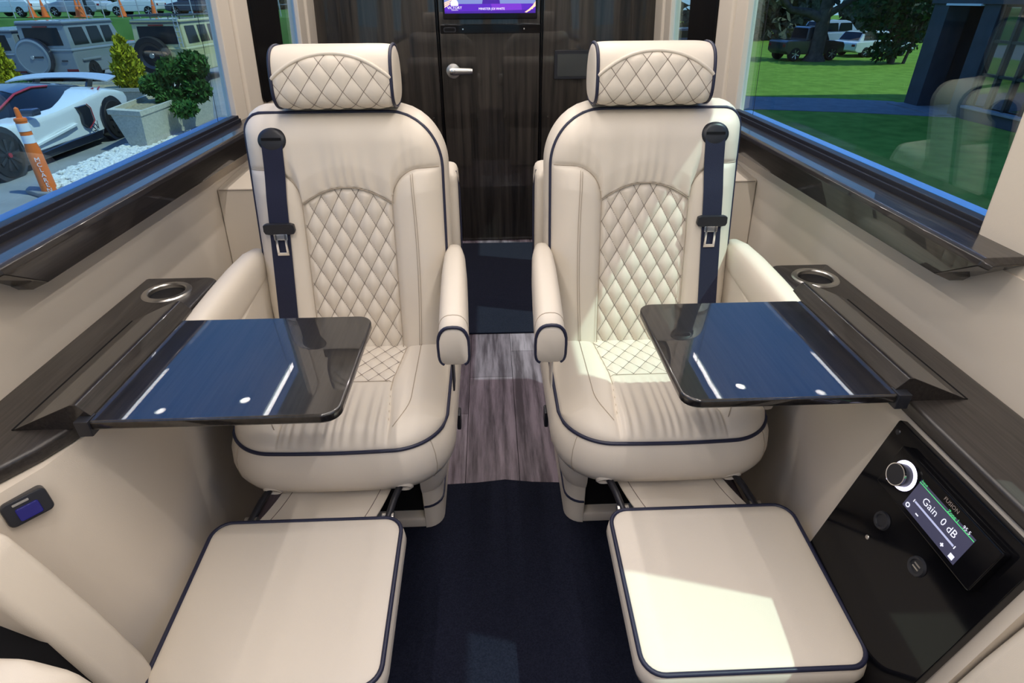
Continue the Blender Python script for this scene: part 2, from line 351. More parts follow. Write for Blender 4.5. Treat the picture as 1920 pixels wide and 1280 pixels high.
v, f = loftg([[(hx+dx, YF-0.032-dy, hz+dz) for (dy, dz) in arc(0, 0, 0.007, 0, 360, 11, h)[:-1]] for dx, h in ((-0.016, 0.013), (0.0, 0.018), (0.03, 0.017), (0.088, 0.015), (0.097, 0.011))])
mesh('lever', v, f, M['steel'], hd)
lathe('keyhole', [(0, 0.0015), (0.008, 0.0015), (0.010, 0)], (hx, YF-0.0395, hz), (0, -1, 0), M['chrome'], hd, 16)
# television on the door
tv = empty('television', (0.017, YF-0.02, 1.11), 'flat television with purple broadcast graphics mounted on the door', 'television')
box('housing', -0.208, 0.243, YF-0.045, YF-0.0065, 1.133, 1.400, M['blackgloss'], tv, 0.004)
M['scr'] = mat('television picture purple', (0.02, 0.0, 0.1), 0.3, emit=(0.09, 0.012, 0.50), estr=1.0)
M['scr_lo'] = mat('television picture dark violet', (0.02, 0.0, 0.1), 0.3, emit=(0.045, 0.008, 0.30), estr=1.0)
M['scr_blue'] = mat('television picture pale blue', (0.02, 0.0, 0.1), 0.3, emit=(0.22, 0.30, 0.62), estr=1.0)
M['scr_mag'] = mat('television picture magenta', (0.02, 0.0, 0.1), 0.3, emit=(0.20, 0.03, 0.62), estr=1.0)
M['scr_white'] = mat('television picture white', (0.5, 0.5, 0.5), 0.3, emit=(0.95, 0.92, 0.95), estr=1.0)
M['scr_peach'] = mat('television picture peach', (0.5, 0.3, 0.2), 0.3, emit=(0.90, 0.62, 0.45), estr=1.0)
yt = YF-0.0455
sc_ = box('screen', -0.199, 0.234, yt-0.0005, yt+0.003, 1.158, 1.395, M['scr'], tv)
def flat(name, pts, dy, m, par): mesh(name, [(x, yt-dy, z) for x, z in pts], [tuple(range(len(pts)))], m, par, smooth=False, recalc=False)
flat('picture_upper', [(-0.199, 1.197), (0.234, 1.197), (0.234, 1.395), (-0.199, 1.395)], 0.0008, M['scr_blue'], sc_)
flat('picture_presenter', [(-0.02, 1.197), (0.065, 1.197), (0.05, 1.30), (0.0, 1.30)], 0.0012, M['scr_lo'], sc_)
flat('banner_lower', [(-0.199, 1.158), (0.234, 1.158), (0.234, 1.172), (-0.199, 1.166)], 0.0010, M['scr_lo'], sc_)
flat('banner_glow', [(0.02, 1.1975), (0.035, 1.162), (0.17, 1.165), (0.165, 1.1975)], 0.0008, M['scr_mag'], sc_)
for k in range(3):
    flat('stripe', [(0.182+k*0.014, 1.162+k*0.007), (0.192+k*0.014, 1.160+k*0.007), (0.234, 1.186+k*0.007), (0.234, 1.193+k*0.007)], 0.0014, M['scr_peach'], sc_)
    flat('stripe', [(-0.199, 1.181+k*0.008), (-0.199, 1.187+k*0.008), (-0.176+k*0.004, 1.198+k*0.008), (-0.170+k*0.004, 1.196+k*0.008)], 0.0014, M['scr_peach'], sc_)
flat('emblem', [(-0.151+0.018*math.cos(a), 1.196+0.020*math.sin(a)) for a in np.linspace(-0.3, math.pi+0.3, 18)], 0.0016, M['scr_white'], sc_)
text('lettering', 'VICTORY', 0.0165, (-0.151, yt-0.0022, 1.176), (1, 0, 0), (0, 0, 1), M['scr_white'], sc_, align='CENTER')
text('lettering', 'TELEVISION', 0.006, (-0.151, yt-0.0022, 1.170), (1, 0, 0), (0, 0, 1), M['scr_white'], sc_, align='CENTER')
text('lettering', 'MINISTER JOI WHITE', 0.0135, (0.025, yt-0.0022, 1.172), (1, 0, 0), (0, 0, 1), M['scr_white'], sc_, align='CENTER')
tl = empty('tv_shelf', (0.014, YF, 1.07), 'black gloss bracket shelf under the television', 'shelf')
prism('shelf_body', rrect(-0.222, 0.258, 1.074, 1.112, 0.004, 3), 1, YF-0.075, YF-0.0065, M['blackgloss'], tl, 0.003)
prism('port_slot', rrect(-0.208, -0.148, 1.080, 1.102, 0.008, 4), 1, YF-0.0765, YF-0.0745, M['blackmetal'], tl, 0.0007)
prism('port_recess', rrect(-0.203, -0.153, 1.085, 1.098, 0.006, 4), 1, YF-0.0772, YF-0.0764, M['dark'], tl)
for x in (-0.115, 0.178): lathe('screw', [(0, 0.002), (0.003, 0.002), (0.0045, 0)], (x, YF-0.075, 1.093), (0, -1, 0), M['chrome'], tl, 10)
tb = empty('touch_panel', (0.435, YF, 0.86), 'small grey touch screen in black frame on the partition', 'touch screen')
prism('frame', rrect(0.335, 0.540, 0.862, 0.995, 0.006, 3), 1, YF-0.016, YF-0.0045, M['blackplastic'], tb, 0.003)
M['lcd'] = mat('grey idle screen', (0.05, 0.055, 0.055), 0.15, spec=0.5)
box('screen', 0.350, 0.517, YF-0.0175, YF-0.015, 0.876, 0.978, M['lcd'], tb, 0.0005)
# ------------------------------------------------------------------ side consoles
ZC = 0.650
def console(s, side):
    r = empty('side_console', (s*0.74, 0.95, 0), ('cream console cabinet with rounded dark counter end and blue lit switch' if s < 0 else 'cream console cabinet holding the black stereo panel'), 'console')
    # body: loft from floor to counter; the face leans towards the aisle near the camera
    def ringz(z):
        k = (ZC-0.03-z)/0.62*0.145
        if s < 0: pl = [(0.829, 0.555), (0.829, 1.288), (0.66, 1.288), (0.66+0.0*k, 1.1), (0.658-0.45*k, 0.90), (0.655-0.9*k, 0.75), (0.678-k*1.05, 0.67), (0.715-k*1.25, 0.60), (0.76-k*1.55, 0.555)]
        else: pl = [(0.829, 0.43), (0.829, 1.288), (0.685, 1.288), (0.685, 1.1), (0.684-0.45*k, 0.90), (0.684-k, 0.742), (0.686-k, 0.60), (0.686-k, 0.50), (0.686-k, 0.43)]
        return [(s*x, y, z) for x, y in pl]
    g = loftg([ringz(z) for z in (0.01, 0.2, 0.4, 0.55, 0.622)]); mesh('body', g[0], g[1], M['leather_wall'], r, angle=25)
    inn = 0.655 if s < 0 else 0.676
    if s < 0: pl = [(0.829, 1.295), (0.829, 0.585), (0.80, 0.587), (0.755, 0.603), (0.715, 0.635), (0.685, 0.680), (0.664, 0.725), (0.655, 0.765)]+arc(inn+0.03, 1.295-0.03, 0.03, 180, 90, 5)
    else: pl = [(0.829, 1.295), (0.829, 0.30), (inn, 0.30)]+arc(inn+0.03, 1.295-0.03, 0.03, 180, 90, 5)
    g = bevelg(prismg([(s*x, y) for x, y in pl], 2, 0.622, ZC), 0.007, 3, 50)
    # counter with cup hole: build as a mesh and boolean the hole
    co = mesh('countertop', g[0], g[1], M['counter'], r)
    cx, cy = s*(0.742 if s < 0 else 0.757), 1.212
    cut = lathe('cutter', [(0.045, -0.2), (0.045, 0.2)], (cx, cy, ZC), (0, 0, 1), M['dark'], None, 32)
    bo = co.modifiers.new('hole', 'BOOLEAN'); bo.object = cut; bo.operation = 'DIFFERENCE'; bo.solver = 'EXACT'
    me = bpy.data.meshes.new_from_object(co.evaluated_get(bpy.context.evaluated_depsgraph_get()))
    co.modifiers.clear(); co.data = me; bpy.data.objects.remove(cut)
    me.shade_smooth(); me.set_sharp_from_angle(angle=R(30))
    if s > 0:
        pass
    ch = empty('cup_holder', (cx, cy, ZC), 'steel rimmed cup holder sunk in the %s console counter' % side, 'cup holder')
    lathe('rim', [(0.038, -0.010), (0.0385, 0.0015), (0.041, 0.004), (0.050, 0.0035), (0.0525, 0.0005), (0.0525, 0.0)], (cx, cy, ZC), (0, 0, 1), M['steel'], ch, 40, caps=False)
    lathe('cup_well', [(0.0, -0.085), (0.035, -0.085), (0.0375, -0.006)], (cx, cy, ZC), (0, 0, 1), M['blackplastic'], ch, 40, caps=False)
    # slot frame and fold-out tray
    t = empty('tray_table', (s*0.45, 0.87, ZC), 'dark mirror lacquered fold out tray in front of the %s seat' % side, 'tray table')
    dx = 0.0 if s < 0 else 0.023
    X0 = 0.243 if s < 0 else 0.298   # aisle end
    ya, yb = (0.712, 1.035) if s < 0 else (0.722, 1.058)
    xe = 0.628+dx
    top = rrect(X0, xe, ya, yb, 0.030, 6)
    # square corners at the hinge side
    top = [(s*x, y) for x, y in (arc(X0+0.03, yb-0.03, 0.03, 90, 180, 6)+arc(X0+0.03, ya+0.03, 0.03, 180, 270, 6)+[(xe, ya), (xe, yb)])]
    g = bevelg(prismg(top, 2, 0.655, 0.672), 0.004, 3, 50); mesh('tray_top', g[0], g[1], M['tray'], t)
    g = bevelg(prismg([(s*x, z) for x, z in ((0.746+dx, ZC-0.001), (0.746+dx, ZC+0.002), (0.646+dx, 0.695), (0.637+dx, 0.695), (0.620+dx, 0.674), (0.620+dx, 0.660), (0.662+dx, ZC-0.001))], 1, ya+0.012, yb+0.040), 0.0015, 2); mesh('hinge_cover', g[0], g[1], M['wood'], t)
    box('slot', s*(0.746+dx), s*(0.750+dx), ya+0.012, yb+0.040, ZC-0.002, ZC+0.0015, M['dark'], t)
    box('hinge', s*(0.618+dx), s*(0.640+dx), ya-0.004, ya+0.02, ZC-0.004, 0.674, M['blackplastic'], t, 0.002)
    return r
cl = console(-1, 'left'); cr_ = console(1, 'right')
# rocker switch on the left console
M['blueled'] = mat('blue lit rocker', (0.01, 0.01, 0.05), 0.2, emit=(0.02, 0.02, 0.40), estr=0.22)
sw = empty('rocker_switch', (-0.70, 0.58, 0.585), 'black rocker switch glowing blue on the curved console end', 'switch')
def swp(name, hw, hh, d0, d1, m, du=0, dv=0, bev=0.003, rr=0.008):
    O = Vector((-0.684, 0.622, 0.590)); U = Vector((0.60, 0.75, 0)).normalized(); N = Vector((0.70, -0.62, 0.30)).normalized(); U = (U-N*U.dot(N)).normalized(); V = N.cross(U)
    p = rrect(-hw+du, hw+du, -hh+dv, hh+dv, rr, 4); V3 = [O+U*a+V*b+N*d for d in (d0, d1) for a, b in p]; n = len(p)
    Fc = [tuple(range(n))[::-1], tuple(range(n, 2*n))]+[(i, (i+1) % n, (i+1) % n+n, i+n) for i in range(n)]
    g = bevelg(([tuple(q) for q in V3], Fc), bev, 2, 50); return mesh(name, g[0], g[1], m, sw)
swp('bezel', 0.028, 0.019, -0.02, 0.006, M['blackplastic'])
swp('rocker', 0.014, 0.010, 0.0, 0.010, M['blueled'], 0.0, -0.004, 0.002, 0.003)
swp('marking', 0.010, 0.0018, 0.0, 0.0065, M['steel'], -0.004, 0.012, 0.0003, 0.001)

# stereo panel on the right console
LN = (0.680-0.606)/(0.62-0.326)
Nn = Vector((-1, 0, LN)).normalized(); Vv = Vector((LN, 0, 1)).normalized(); Uu = Vector((0, -1, 0))
PO = Vector((0.680, 0.732, 0.612))
def pp(u, v, d=0.0): return PO+Uu*u+Vv*v+Nn*d       # u towards the camera, v up the leaning face
def pslab(name, poly, d0, d1, m, par, bev=0.0, seg=2):
    n = len(poly); V3 = [tuple(pp(a, b, d)) for d in (d0, d1) for a, b in poly]
    Fc = [tuple(range(n))[::-1], tuple(range(n, 2*n))]+[(i, (i+1) % n, (i+1) % n+n, i+n) for i in range(n)]
    g = bevelg((V3, Fc), bev, seg, 50) if bev else (V3, Fc); return mesh(name, g[0], g[1], m, par)
sp = empty('stereo_panel', tuple(pp(0.14, -0.3)), 'black gloss control panel on the right console face', 'control panel')
pslab('panel', rrect(0.0, 0.285, -0.60, 0.0, 0.004, 2), -0.006, 0.010, M['blackgloss'], sp, 0.002)
for u, v in ((0.012, -0.018), (0.012, -0.35), (0.13, -0.53)):
    lathe('screw', [(0, 0.0015), (0.004, 0.0015), (0.005, 0)], tuple(pp(u, v, 0.010)), Nn, M['blackmetal'], sp, 12)
for u, v in ((0.088, -0.146), (0.178, -0.146)):
    lathe('socket', [(0.0, 0.0015), (0.010, 0.0015), (0.011, 0.004), (0.0145, 0.004), (0.016, 0.0)], tuple(pp(u, v, 0.010)), Nn, M['blackplastic'], sp, 24)
    if u > 0.1:
        for k in (-0.003, 0.003): pslab('contact', [(u-0.006, v+k-0.001), (u+0.006, v+k-0.001), (u+0.006, v+k+0.001), (u-0.006, v+k+0.001)], 0.0105, 0.0125, M['steel'], sp)
lathe('socket', [(0.0, 0.001), (0.003, 0.001), (0.004, 0.0)], tuple(pp(0.085, -0.19, 0.010)), Nn, M['steel'], sp, 12)
st = empty('marine_stereo', tuple(pp(0.15, -0.07, 0.012)), 'black stereo unit with white ringed knob and lit menu screen', 'stereo')
pslab('housing', rrect(0.045, 0.258, -0.098, -0.020, 0.004, 3), 0.0095, 0.024, M['blackgloss'], st, 0.003)
M['ring'] = mat('white lit ring', (0.8, 0.8, 0.9), 0.3, emit=(0.75, 0.72, 1.0), estr=1.6)
M['menu'] = mat('dark menu screen', (0.02, 0.02, 0.03), 0.2, emit=(0.045, 0.045, 0.085), estr=1.0)
M['menu_text'] = mat('menu lettering', (0.5, 0.5, 0.5), 0.3, emit=(0.62, 0.64, 0.78), estr=1.0)
M['menu_green'] = mat('menu green bar', (0.0, 0.3, 0.05), 0.3, emit=(0.10, 0.62, 0.22), estr=1.0)
M['menu_bar'] = mat('menu slider', (0.3, 0.3, 0.4), 0.3, emit=(0.30, 0.34, 0.52), estr=1.0)
M['logo'] = mat('bronze grey print', (0.30, 0.25, 0.22), 0.4)
kn = lathe('knob', [(0.0, 0.016), (0.0165, 0.016), (0.018, 0.0145), (0.018, 0.0)], tuple(pp(0.080, -0.054, 0.024)), Nn, M['blackplastic'], st, 32)
lathe('light_ring', [(0.018, 0.0005), (0.022, 0.003), (0.0245, 0.0)], tuple(pp(0.080, -0.054, 0.024)), Nn, M['ring'], kn, 32, caps=False)
lathe('knob_rim', [(0.0168, 0.0162), (0.0182, 0.0162), (0.0185, 0.013)], tuple(pp(0.080, -0.054, 0.024)), Nn, M['chrome'], kn, 32, caps=False)
lathe('button', [(0.0, 0.002), (0.0026, 0.002), (0.0035, 0.0)], tuple(pp(0.062, -0.078, 0.0242)), Nn, M['ring'], st, 16)
scn_ = pslab('screen', [(0.108, -0.088), (0.222, -0.088), (0.222, -0.036), (0.108, -0.036)], 0.0235, 0.0245, M['menu'], st)
def pf(name, u0, u1, v0, v1, m, d=0.025): pslab(name, [(u0, v0), (u1, v0), (u1, v1), (u0, v1)], d-0.0003, d, m, scn_)
pf('green_line', 0.108, 0.222, -0.0405, -0.0395, M['menu_green'])
pf('slider', 0.122, 0.206, -0.0695, -0.0665, M['menu_bar'])
pf('slider_end', 0.119, 0.1205, -0.0705, -0.0655, M['menu_text']); pf('slider_end', 0.2075, 0.209, -0.0705, -0.0655, M['menu_text'])
pf('icon', 0.134, 0.140, -0.0815, -0.0795, M['menu_text']); pf('icon', 0.190, 0.196, -0.0815, -0.0795, M['menu_text']); pf('icon', 0.192, 0.194, -0.0835, -0.0775, M['menu_text'])
pf('icon', 0.209, 0.217, -0.085, -0.0775, M['menu_text'])
lathe('icon', [(0.0022, 0.0006), (0.0042, 0.0006)], tuple(pp(0.116, -0.081, 0.0246)), Nn, M['menu_text'], scn_, 18, caps=False)
text('lettering', 'Gain  0 dB', 0.0165, pp(0.165, -0.060, 0.0252), Uu, Vv, M['menu_text'], scn_, align='CENTER')
text('lettering', 'Input', 0.006, pp(0.110, -0.0375, 0.0252), Uu, Vv, M['menu_green'], scn_)
text('lettering', 'Zone 1', 0.0075, pp(0.168, -0.039, 0.0252), Uu, Vv, M['menu_green'], scn_)
text('lettering', '95 5', 0.008, pp(0.198, -0.0385, 0.0252), Uu, Vv, M['menu_text'], scn_)
text('lettering', 'FUSION', 0.0085, pp(0.152, -0.0305, 0.0246), Uu, Vv, M['logo'], st)

# rear seats either side of the camera
for s, side in ((-1, 'left'), (1, 'right')):
    b = empty('rear_seat', (s*0.66, 0.2, 0), 'corner of the cream rear seat below the %s console' % side, 'seat')
    dy = 0.0 if s < 0 else -0.125; dx = 0.0 if s < 0 else 0.055
    g = prismg([(s*(x+dx), z) for x, z in ((0.770, 0.02), (0.548, 0.02), (0.550, 0.22), (0.562, 0.34), (0.590, 0.45), (0.622, 0.55), (0.646, 0.615), (0.680, 0.645), (0.770, 0.650))], 1, 0.480+dy, 0.552+dy)
    g = bevelg(g, 0.014, 3, 20); mesh('side_panel', g[0], g[1], M['leather'], b)
    g = prismg([(s*(x+dx), z) for x, z in ((0.770, 0.02), (0.560, 0.02), (0.575, 0.34), (0.61, 0.48), (0.66, 0.53), (0.770, 0.54))], 1, 0.36+dy, 0.482+dy)
    mesh('gap_shade', g[0], g[1], M['dark'], b)  # near-black block standing in for the shade between side panel and arm pad
    g = prismg([(s*(x+dx), z) for x, z in ((0.770, 0.30), (0.430, 0.30), (0.432, 0.44), (0.446, 0.53), (0.470, 0.585), (0.515, 0.615), (0.60, 0.624), (0.770, 0.624))], 1, -0.30, 0.385+dy)
    g = bevelg(g, 0.02, 3, 25); mesh('arm_pad', g[0], g[1], M['leather'], b)
    box('base', s*(0.46+dx), s*(0.77+dx), -0.3, 0.38+dy, 0.012, 0.31, M['leather_wall'], b, 0.01)
# ------------------------------------------------------------------ the two captain seats
def clip(a, lo=0.0, hi=1.0): return np.minimum(np.maximum(a, lo), hi)
def seat(cx, m, label, side):
    """m = +1: aisle at +x (left seat); m = -1: mirrored"""
    root = empty('captain_seat', (cx, 1.28, 0.0), label, 'seat', 'reclining captain seats')
    W3 = lambda x, y, z: np.stack([cx+m*np.asarray(x, float), np.asarray(y, float)+0*np.asarray(x, float), np.asarray(z, float)+0*np.asarray(x, float)], -1)
    def gridfaces(nu, nv):
        i = np.arange((nu-1)*(nv-1)); r = i//(nu-1); c = i % (nu-1); a = r*nu+c
        q = np.stack([a, a+1, a+nu+1, a+nu], -1); return q if m > 0 else q[:, ::-1]
    # ---------------- backrest
    zb, zt, HW = 0.395, 0.992, 0.2275
    yE = lambda z: 1.327+0.215*(z-0.43)
    RI, RO = 0.125, 0.040
    def lim(z):
        ti = clip((z-(zt-RI))/RI); to = clip((z-(zt-RO))/RO)
        hb = HW-0.010*clip((0.55-z)/0.15)
        return -hb+RO*(1-np.sqrt(1-to**2)), hb-RI*0.95*(1-np.sqrt(1-ti**2))
    archz = lambda x: 0.797+0.038*(1-(x/0.107)**2)
    qw = lambda z: 0.107
    def btop(ax):
        t = clip((ax-0.107)/0.075); return 0.797+0.078*np.sqrt(1-(1-t)**2)
    DW, DH = 0.0415, 0.070
    def quilt(x, z, dw, dh, z0):
        a = x/dw+(z-z0)/dh; b = x/dw-(z-z0)/dh
        return np.power(np.abs(np.sin(math.pi*a))*np.abs(np.sin(math.pi*b)), 0.55)
    def depth(x, z):
        xl, xr = lim(z); e = np.minimum(x-xl, xr-x); et = zt-z
        re = np.sqrt(np.maximum(0, 1-(1-clip(e/0.060))**2)); rt_ = np.sqrt(np.maximum(0, 1-(1-clip(et/0.060))**2))
        d = 0.034*re*rt_
        ax = np.abs(x)
        inQ = np.minimum(0.107-ax, archz(np.minimum(ax, 0.107))-z)          # >0 inside the insert
        bol = np.where(ax > 0.107, btop(ax)-z, -0.05)                        # >0 inside a bolster
        f = np.zeros_like(d)
        f = np.where(inQ > 0, -0.007+0.0085*quilt(x, z, DW, DH, 0.43)*clip(inQ/0.012), f)
        bulge = 0.017*np.sin(math.pi*clip((ax-0.107)/0.135))*clip(bol/0.05)**0.5
        f = np.where((inQ <= 0) & (bol > 0), bulge-0.006*np.exp(-((ax-0.107)/0.009)**2), f)
        upz = np.where(ax < 0.107, z-archz(np.minimum(ax, 0.107)), z-btop(ax))
        up_ = (inQ <= 0) & (bol <= 0)
        wr = 0.0022*np.sin(2*math.pi*x/0.027+2.5*np.sin(x*37)+z*14)*np.exp(-clip(upz, 0, 1)/0.045)*clip(upz/0.008)*clip((0.19-ax)/0.05)
        f = np.where(up_, 0.010*clip(upz/0.05)**0.6+wr+0.003*np.sin(2*math.pi*x/0.11+z*9)*clip(upz/0.06)*rt_ * 0.5, f)
        f -= 0.004*np.exp(-((bol-0.0)/0.006)**2)*(ax > 0.11)
        return d+f*re*rt_
    nu, nv = 170, 230
    vz = zb+(zt-zb)*(np.linspace(0, 1, nv)); vz[-12:] = np.sort(zt-(zt-vz[-12])*(np.linspace(1, 0, 12)**2.0))
    Z = np.repeat(vz[:, None], nu, 1); XL, XR = lim(Z); uu = np.linspace(0, 1, nu); uu = uu-0.10*np.sin(4*math.pi*uu)/(4*math.pi)*0
    X = XL+(XR-XL)*uu[None, :]
    Y = yE(Z)-depth(X, Z)
    V = W3(X.ravel(), Y.ravel(), Z.ravel()); FQ = gridfaces(nu, nv)
    cxm = X.ravel()[FQ].mean(1); czm = Z.ravel()[FQ].mean(1)
    isq = (np.abs(cxm) < 0.107) & (czm < archz(np.minimum(np.abs(cxm), 0.107)))
    def sub(name, mask, mt, par):
        fs = FQ[mask]; used, inv = np.unique(fs, return_inverse=True); return mesh(name, V[used], inv.reshape(-1, 4), mt, par, recalc=False, angle=180)
    # side walls and rear shell join the front cover into one body
    loop = [(X[i, 0], Y[i, 0], Z[i, 0]) for i in range(nv)]+[(X[-1, j], Y[-1, j], Z[-1, j]) for j in range(1, nu, 4)]+[(X[i, -1], Y[i, -1], Z[i, -1]) for i in range(nv-1, -1, -1)]
    loop = loop[::3]+[loop[-1]] if (len(loop)-1) % 3 else loop[::3]
    L = np.array(loop); cen = np.array([0, 0, 0.68]); 
    nrm = np.gradient(L, axis=0); on_ = np.stack([-nrm[:, 2], 0*nrm[:, 0], nrm[:, 0]], -1); on_ /= np.linalg.norm(on_, axis=1)[:, None]+1e-9
    rings = []
    for off, bk in ((0.0, 0.0), (0.006, 0.012), (0.012, 0.035), (0.013, 0.065), (0.008, 0.095), (-0.012, 0.118), (-0.05, 0.128)):
        q = L+on_*off; q = q+np.array([0, bk*0.98, -bk*0.2*0.0]); rings.append(q)
    S = np.concatenate([W3(q[:, 0], q[:, 1], q[:, 2]) for q in rings]); n = len(L); fs = []
    for i in range(len(rings)-1):
        for k in range(n-1): fs.append((i*n+k, i*n+k+1, (i+1)*n+k+1, (i+1)*n+k))
    last = (len(rings)-1)*n; fs.append(tuple(range(last, last+n)))
    body = sub('backrest', ~isq, M['leather'], root)
    mesh('back_cover', S, fs, M['leather'], body, angle=70)
    ins = sub('quilted_insert', isq, M['leather'], root)
    surf = lambda x, z, o=0.0018: (x, float(yE(z)-depth(np.array([x]), np.array([z]))[0]-o), z)
    def line(mb, pts, r, n_=6):
        if len(pts) > 1: mb.add(*tubeg(W3(*np.array(pts).T), r, n_))
    mb = MB()
    for sgn in (1, -1):
        for k in range(-14, 22):
            run = []
            for x in np.linspace(-0.106, 0.106, 48):
                z = 0.43+DH*sgn*(k-x/DW*sgn*1.0) if False else 0.43+sgn*DH*(x/DW-k)
                if zb+0.02 < z < archz(x)-0.001: run.append(surf(x, z))
                else:
                    line(mb, run, 0.0006, 5); run = []
            line(mb, run, 0.0006, 5)
    mb.build('stitching', M['stitch'], ins, recalc=False)
    mb = MB()
    edge = [surf(-0.107, z) for z in np.linspace(zb+0.02, 0.797, 40)]+[surf(x, float(archz(x))) for x in np.linspace(-0.1065, 0.1065, 40)]+[surf(0.107, z) for z in np.linspace(0.797, zb+0.02, 40)]
    line(mb, edge, 0.0011)
    for sg in (-1, 1):
        line(mb, [surf(sg*a, float(btop(np.array([a]))[0])) for a in np.linspace(0.107, 0.222, 36)], 0.0010)
        for o in (0.150, 0.155): line(mb, [surf(sg*(o+0.010*math.sin((z-0.43)*6)), z) for z in np.linspace(zb+0.03, float(btop(np.array([o]))[0])-0.004, 40)], 0.0007)
    mb.build('seam', M['seam'], body, recalc=False)
    tube('piping', W3(*(L+on_*0.001-np.array([0, 0.001, 0])).T), 0.0042, M['navy'], root, 8)
    # rear shell seen past the backrest
    g = bevelg(prismg([(1.47, 0.42), (1.52, 0.42), (1.63, 0.80), (1.60, 0.845), (1.50, 0.83)], 0, cx-0.257, cx+0.257), 0.02, 3); rs = mesh('rear_shell', g[0], g[1], M['leather'], root)
    tube('piping', [(cx+m*0.258, 1.50, 0.44), (cx+m*0.259, 1.54, 0.66), (cx+m*0.259, 1.55, 0.78), (cx+m*0.252, 1.545, 0.828)], 0.0035, M['navy'], rs, 6)
    # ---------------- headrest
    hc = np.array([1.470, 1.066]); prof = []
    for a in np.linspace(0, 2*math.pi, 121)[:-1]:
        # a = 0 front, counter clockwise over the top; flattened underside, sloping front
        ca, sa = math.cos(a), math.sin(a)
        ry = 0.078 if ca > 0 else 0.060; rz = 0.068 if sa > 0 else 0.062
        e_ = 0.62 if ca > 0 else 0.85
        yy = -ry*math.copysign(abs(ca)**e_, ca); zz = rz*math.copysign(abs(sa)**e_, sa)
        yy += 0.16*zz if ca > 0 else 0.0
        prof.append((hc[0]+yy, hc[1]+zz))
    prof = np.array(prof); cl_ = np.concatenate([prof, prof[:1]]); ln = np.concatenate([[0], np.cumsum(np.linalg.norm(np.diff(cl_, axis=0), axis=1))])
    tt = np.linspace(0, ln[-1], 121)[:-1]; prof = np.stack([np.interp(tt, ln, cl_[:, 0]), np.interp(tt, ln, cl_[:, 1])], -1)   # even steps round the roll
    hro = 0.013   # the pillow sits a little towards the wall side... measured from the picture
    HWd = 0.131
    def hq(x, a):   # puff of the quilted face by arc angle
        return quilt(x, a, 0.046, 0.80, 0.1)
    aa = np.linspace(0, 2*math.pi, 121)[:-1]; xs_ = np.linspace(-HWd, HWd, 130)
    aarch = lambda x: 0.78-1.00*(x/HWd)**2*0.72      # angle on the roll of the arched welt
    rr = []
    for x in xs_:
        e = (HWd-abs(x)); sc = 1.0-0.05*math.exp(-e/0.012)
        ang = np.where(aa > math.pi, aa-2*math.pi, aa)
        puff = np.where((ang < aarch(x)) & (ang > -1.15), 0.0035*hq(x, ang)*clip((aarch(x)-ang)/0.15)*clip(e/0.01), 0.002*np.sin(ang)*0)
        p = hc+(prof-hc)*sc; dv = (p-hc)/np.linalg.norm(p-hc, axis=1)[:, None]; p = p+dv*puff[:, None]
        rr.append(W3(np.full(120, x+hro*0), p[:, 0], p[:, 1]))
    HF = []
    for i in range(len(xs_)-1):
        for k in range(120): HF.append((i*120+k, i*120+(k+1) % 120, (i+1)*120+(k+1) % 120, (i+1)*120+k))
    hr = mesh('headrest', np.concatenate(rr), HF, M['leather'], root, angle=180)
    for sg in (-1, 1):
        cap = [W3(np.full(120, sg*(HWd+b)), (hc+(prof-hc)*s_)[:, 0], (hc+(prof-hc)*s_)[:, 1]) for b, s_ in ((0, 0.95), (0.003, 0.92), (0.006, 0.80), (0.008, 0.5), (0.009, 0.05))]
        g = loftg(cap, True, True); mesh('end_cap', g[0], g[1], M['leather'], hr, angle=180)
        pr_ = hc+(prof-hc)*0.965; tube('piping', W3(np.full(120, sg*HWd), pr_[:, 0], pr_[:, 1]), 0.0038, M['navy'], hr, 8, closed=True)
    def hs(x, a, o=0.0009):
        i = (a % (2*math.pi))/(2*math.pi)*120; i0 = int(i) % 120; fr = i-int(i); p = prof[i0]*(1-fr)+prof[(i0+1) % 120]*fr
        e = HWd-abs(x); p = hc+(p-hc)*(1.0-0.05*math.exp(-e/0.012)); d = (p-hc)/np.linalg.norm(p-hc); return (x, *(p+d*o))
    mb = MB()
    for sg in (1, -1):
        for k in range(-8, 9):
            run = []
            for x in np.linspace(-0.129, 0.129, 70):
                a = 0.1+sg*0.80*(x/0.046-k)
                if -1.2 < a < aarch(x)-0.01: run.append(hs(x, a))
                else:
                    line(mb, run, 0.0006, 5); run = []
            line(mb, run, 0.0006, 5)
    mb.build('stitching', M['stitch'], hr, recalc=False)
    tube('welt', W3(*np.array([hs(x, aarch(x), 0.001) for x in np.linspace(-0.130, 0.130, 40)]).T), 0.0042, M['leather'], hr, 8)
    for sg in (-1, 1): tube('headrest_post', W3(np.full(2, sg*0.06), [1.475, 1.475], [0.95, 1.03]), 0.006, M['chrome'], root, 10)
    # ---------------- cushion
    CW, yB = 0.232, 1.44; zE = 0.412
    def yF(x):
        t = clip((np.abs(x)-(CW-0.105))/0.105); return 0.922+0.012*(x/CW)**2+0.105*(1-np.sqrt(np.maximum(0, 1-t**2)))
    bs = lambda y: 0.100+0.022*clip((y-1.15)/0.2)+0.012*clip((1.10-y)/0.12)
    def ctop(x, y):
        e = np.minimum(CW-np.abs(x), (y-yF(x))*0.9)
        re = np.sqrt(np.maximum(0, 1-(1-clip(e/0.065))**2)); ax = np.abs(x); b = bs(y)
        d = 0.030*re
        q = np.minimum(b-ax, y-1.135)
        f = np.where(q > 0, -0.004+0.005*quilt(x, y, 0.0415, 0.052, 1.30)*clip(q/0.012), 0)
        fr_ = (ax < b) & (y <= 1.135)
        dd = 1.135-y
        pl_ = 0.0024*np.sin(2*math.pi*x/0.021+1.4*np.sin(x*61)+y*6)*np.clip(dd/0.02, 0, 1)*(0.35+0.65*np.clip((dd-0.02)/0.1, 0, 1))
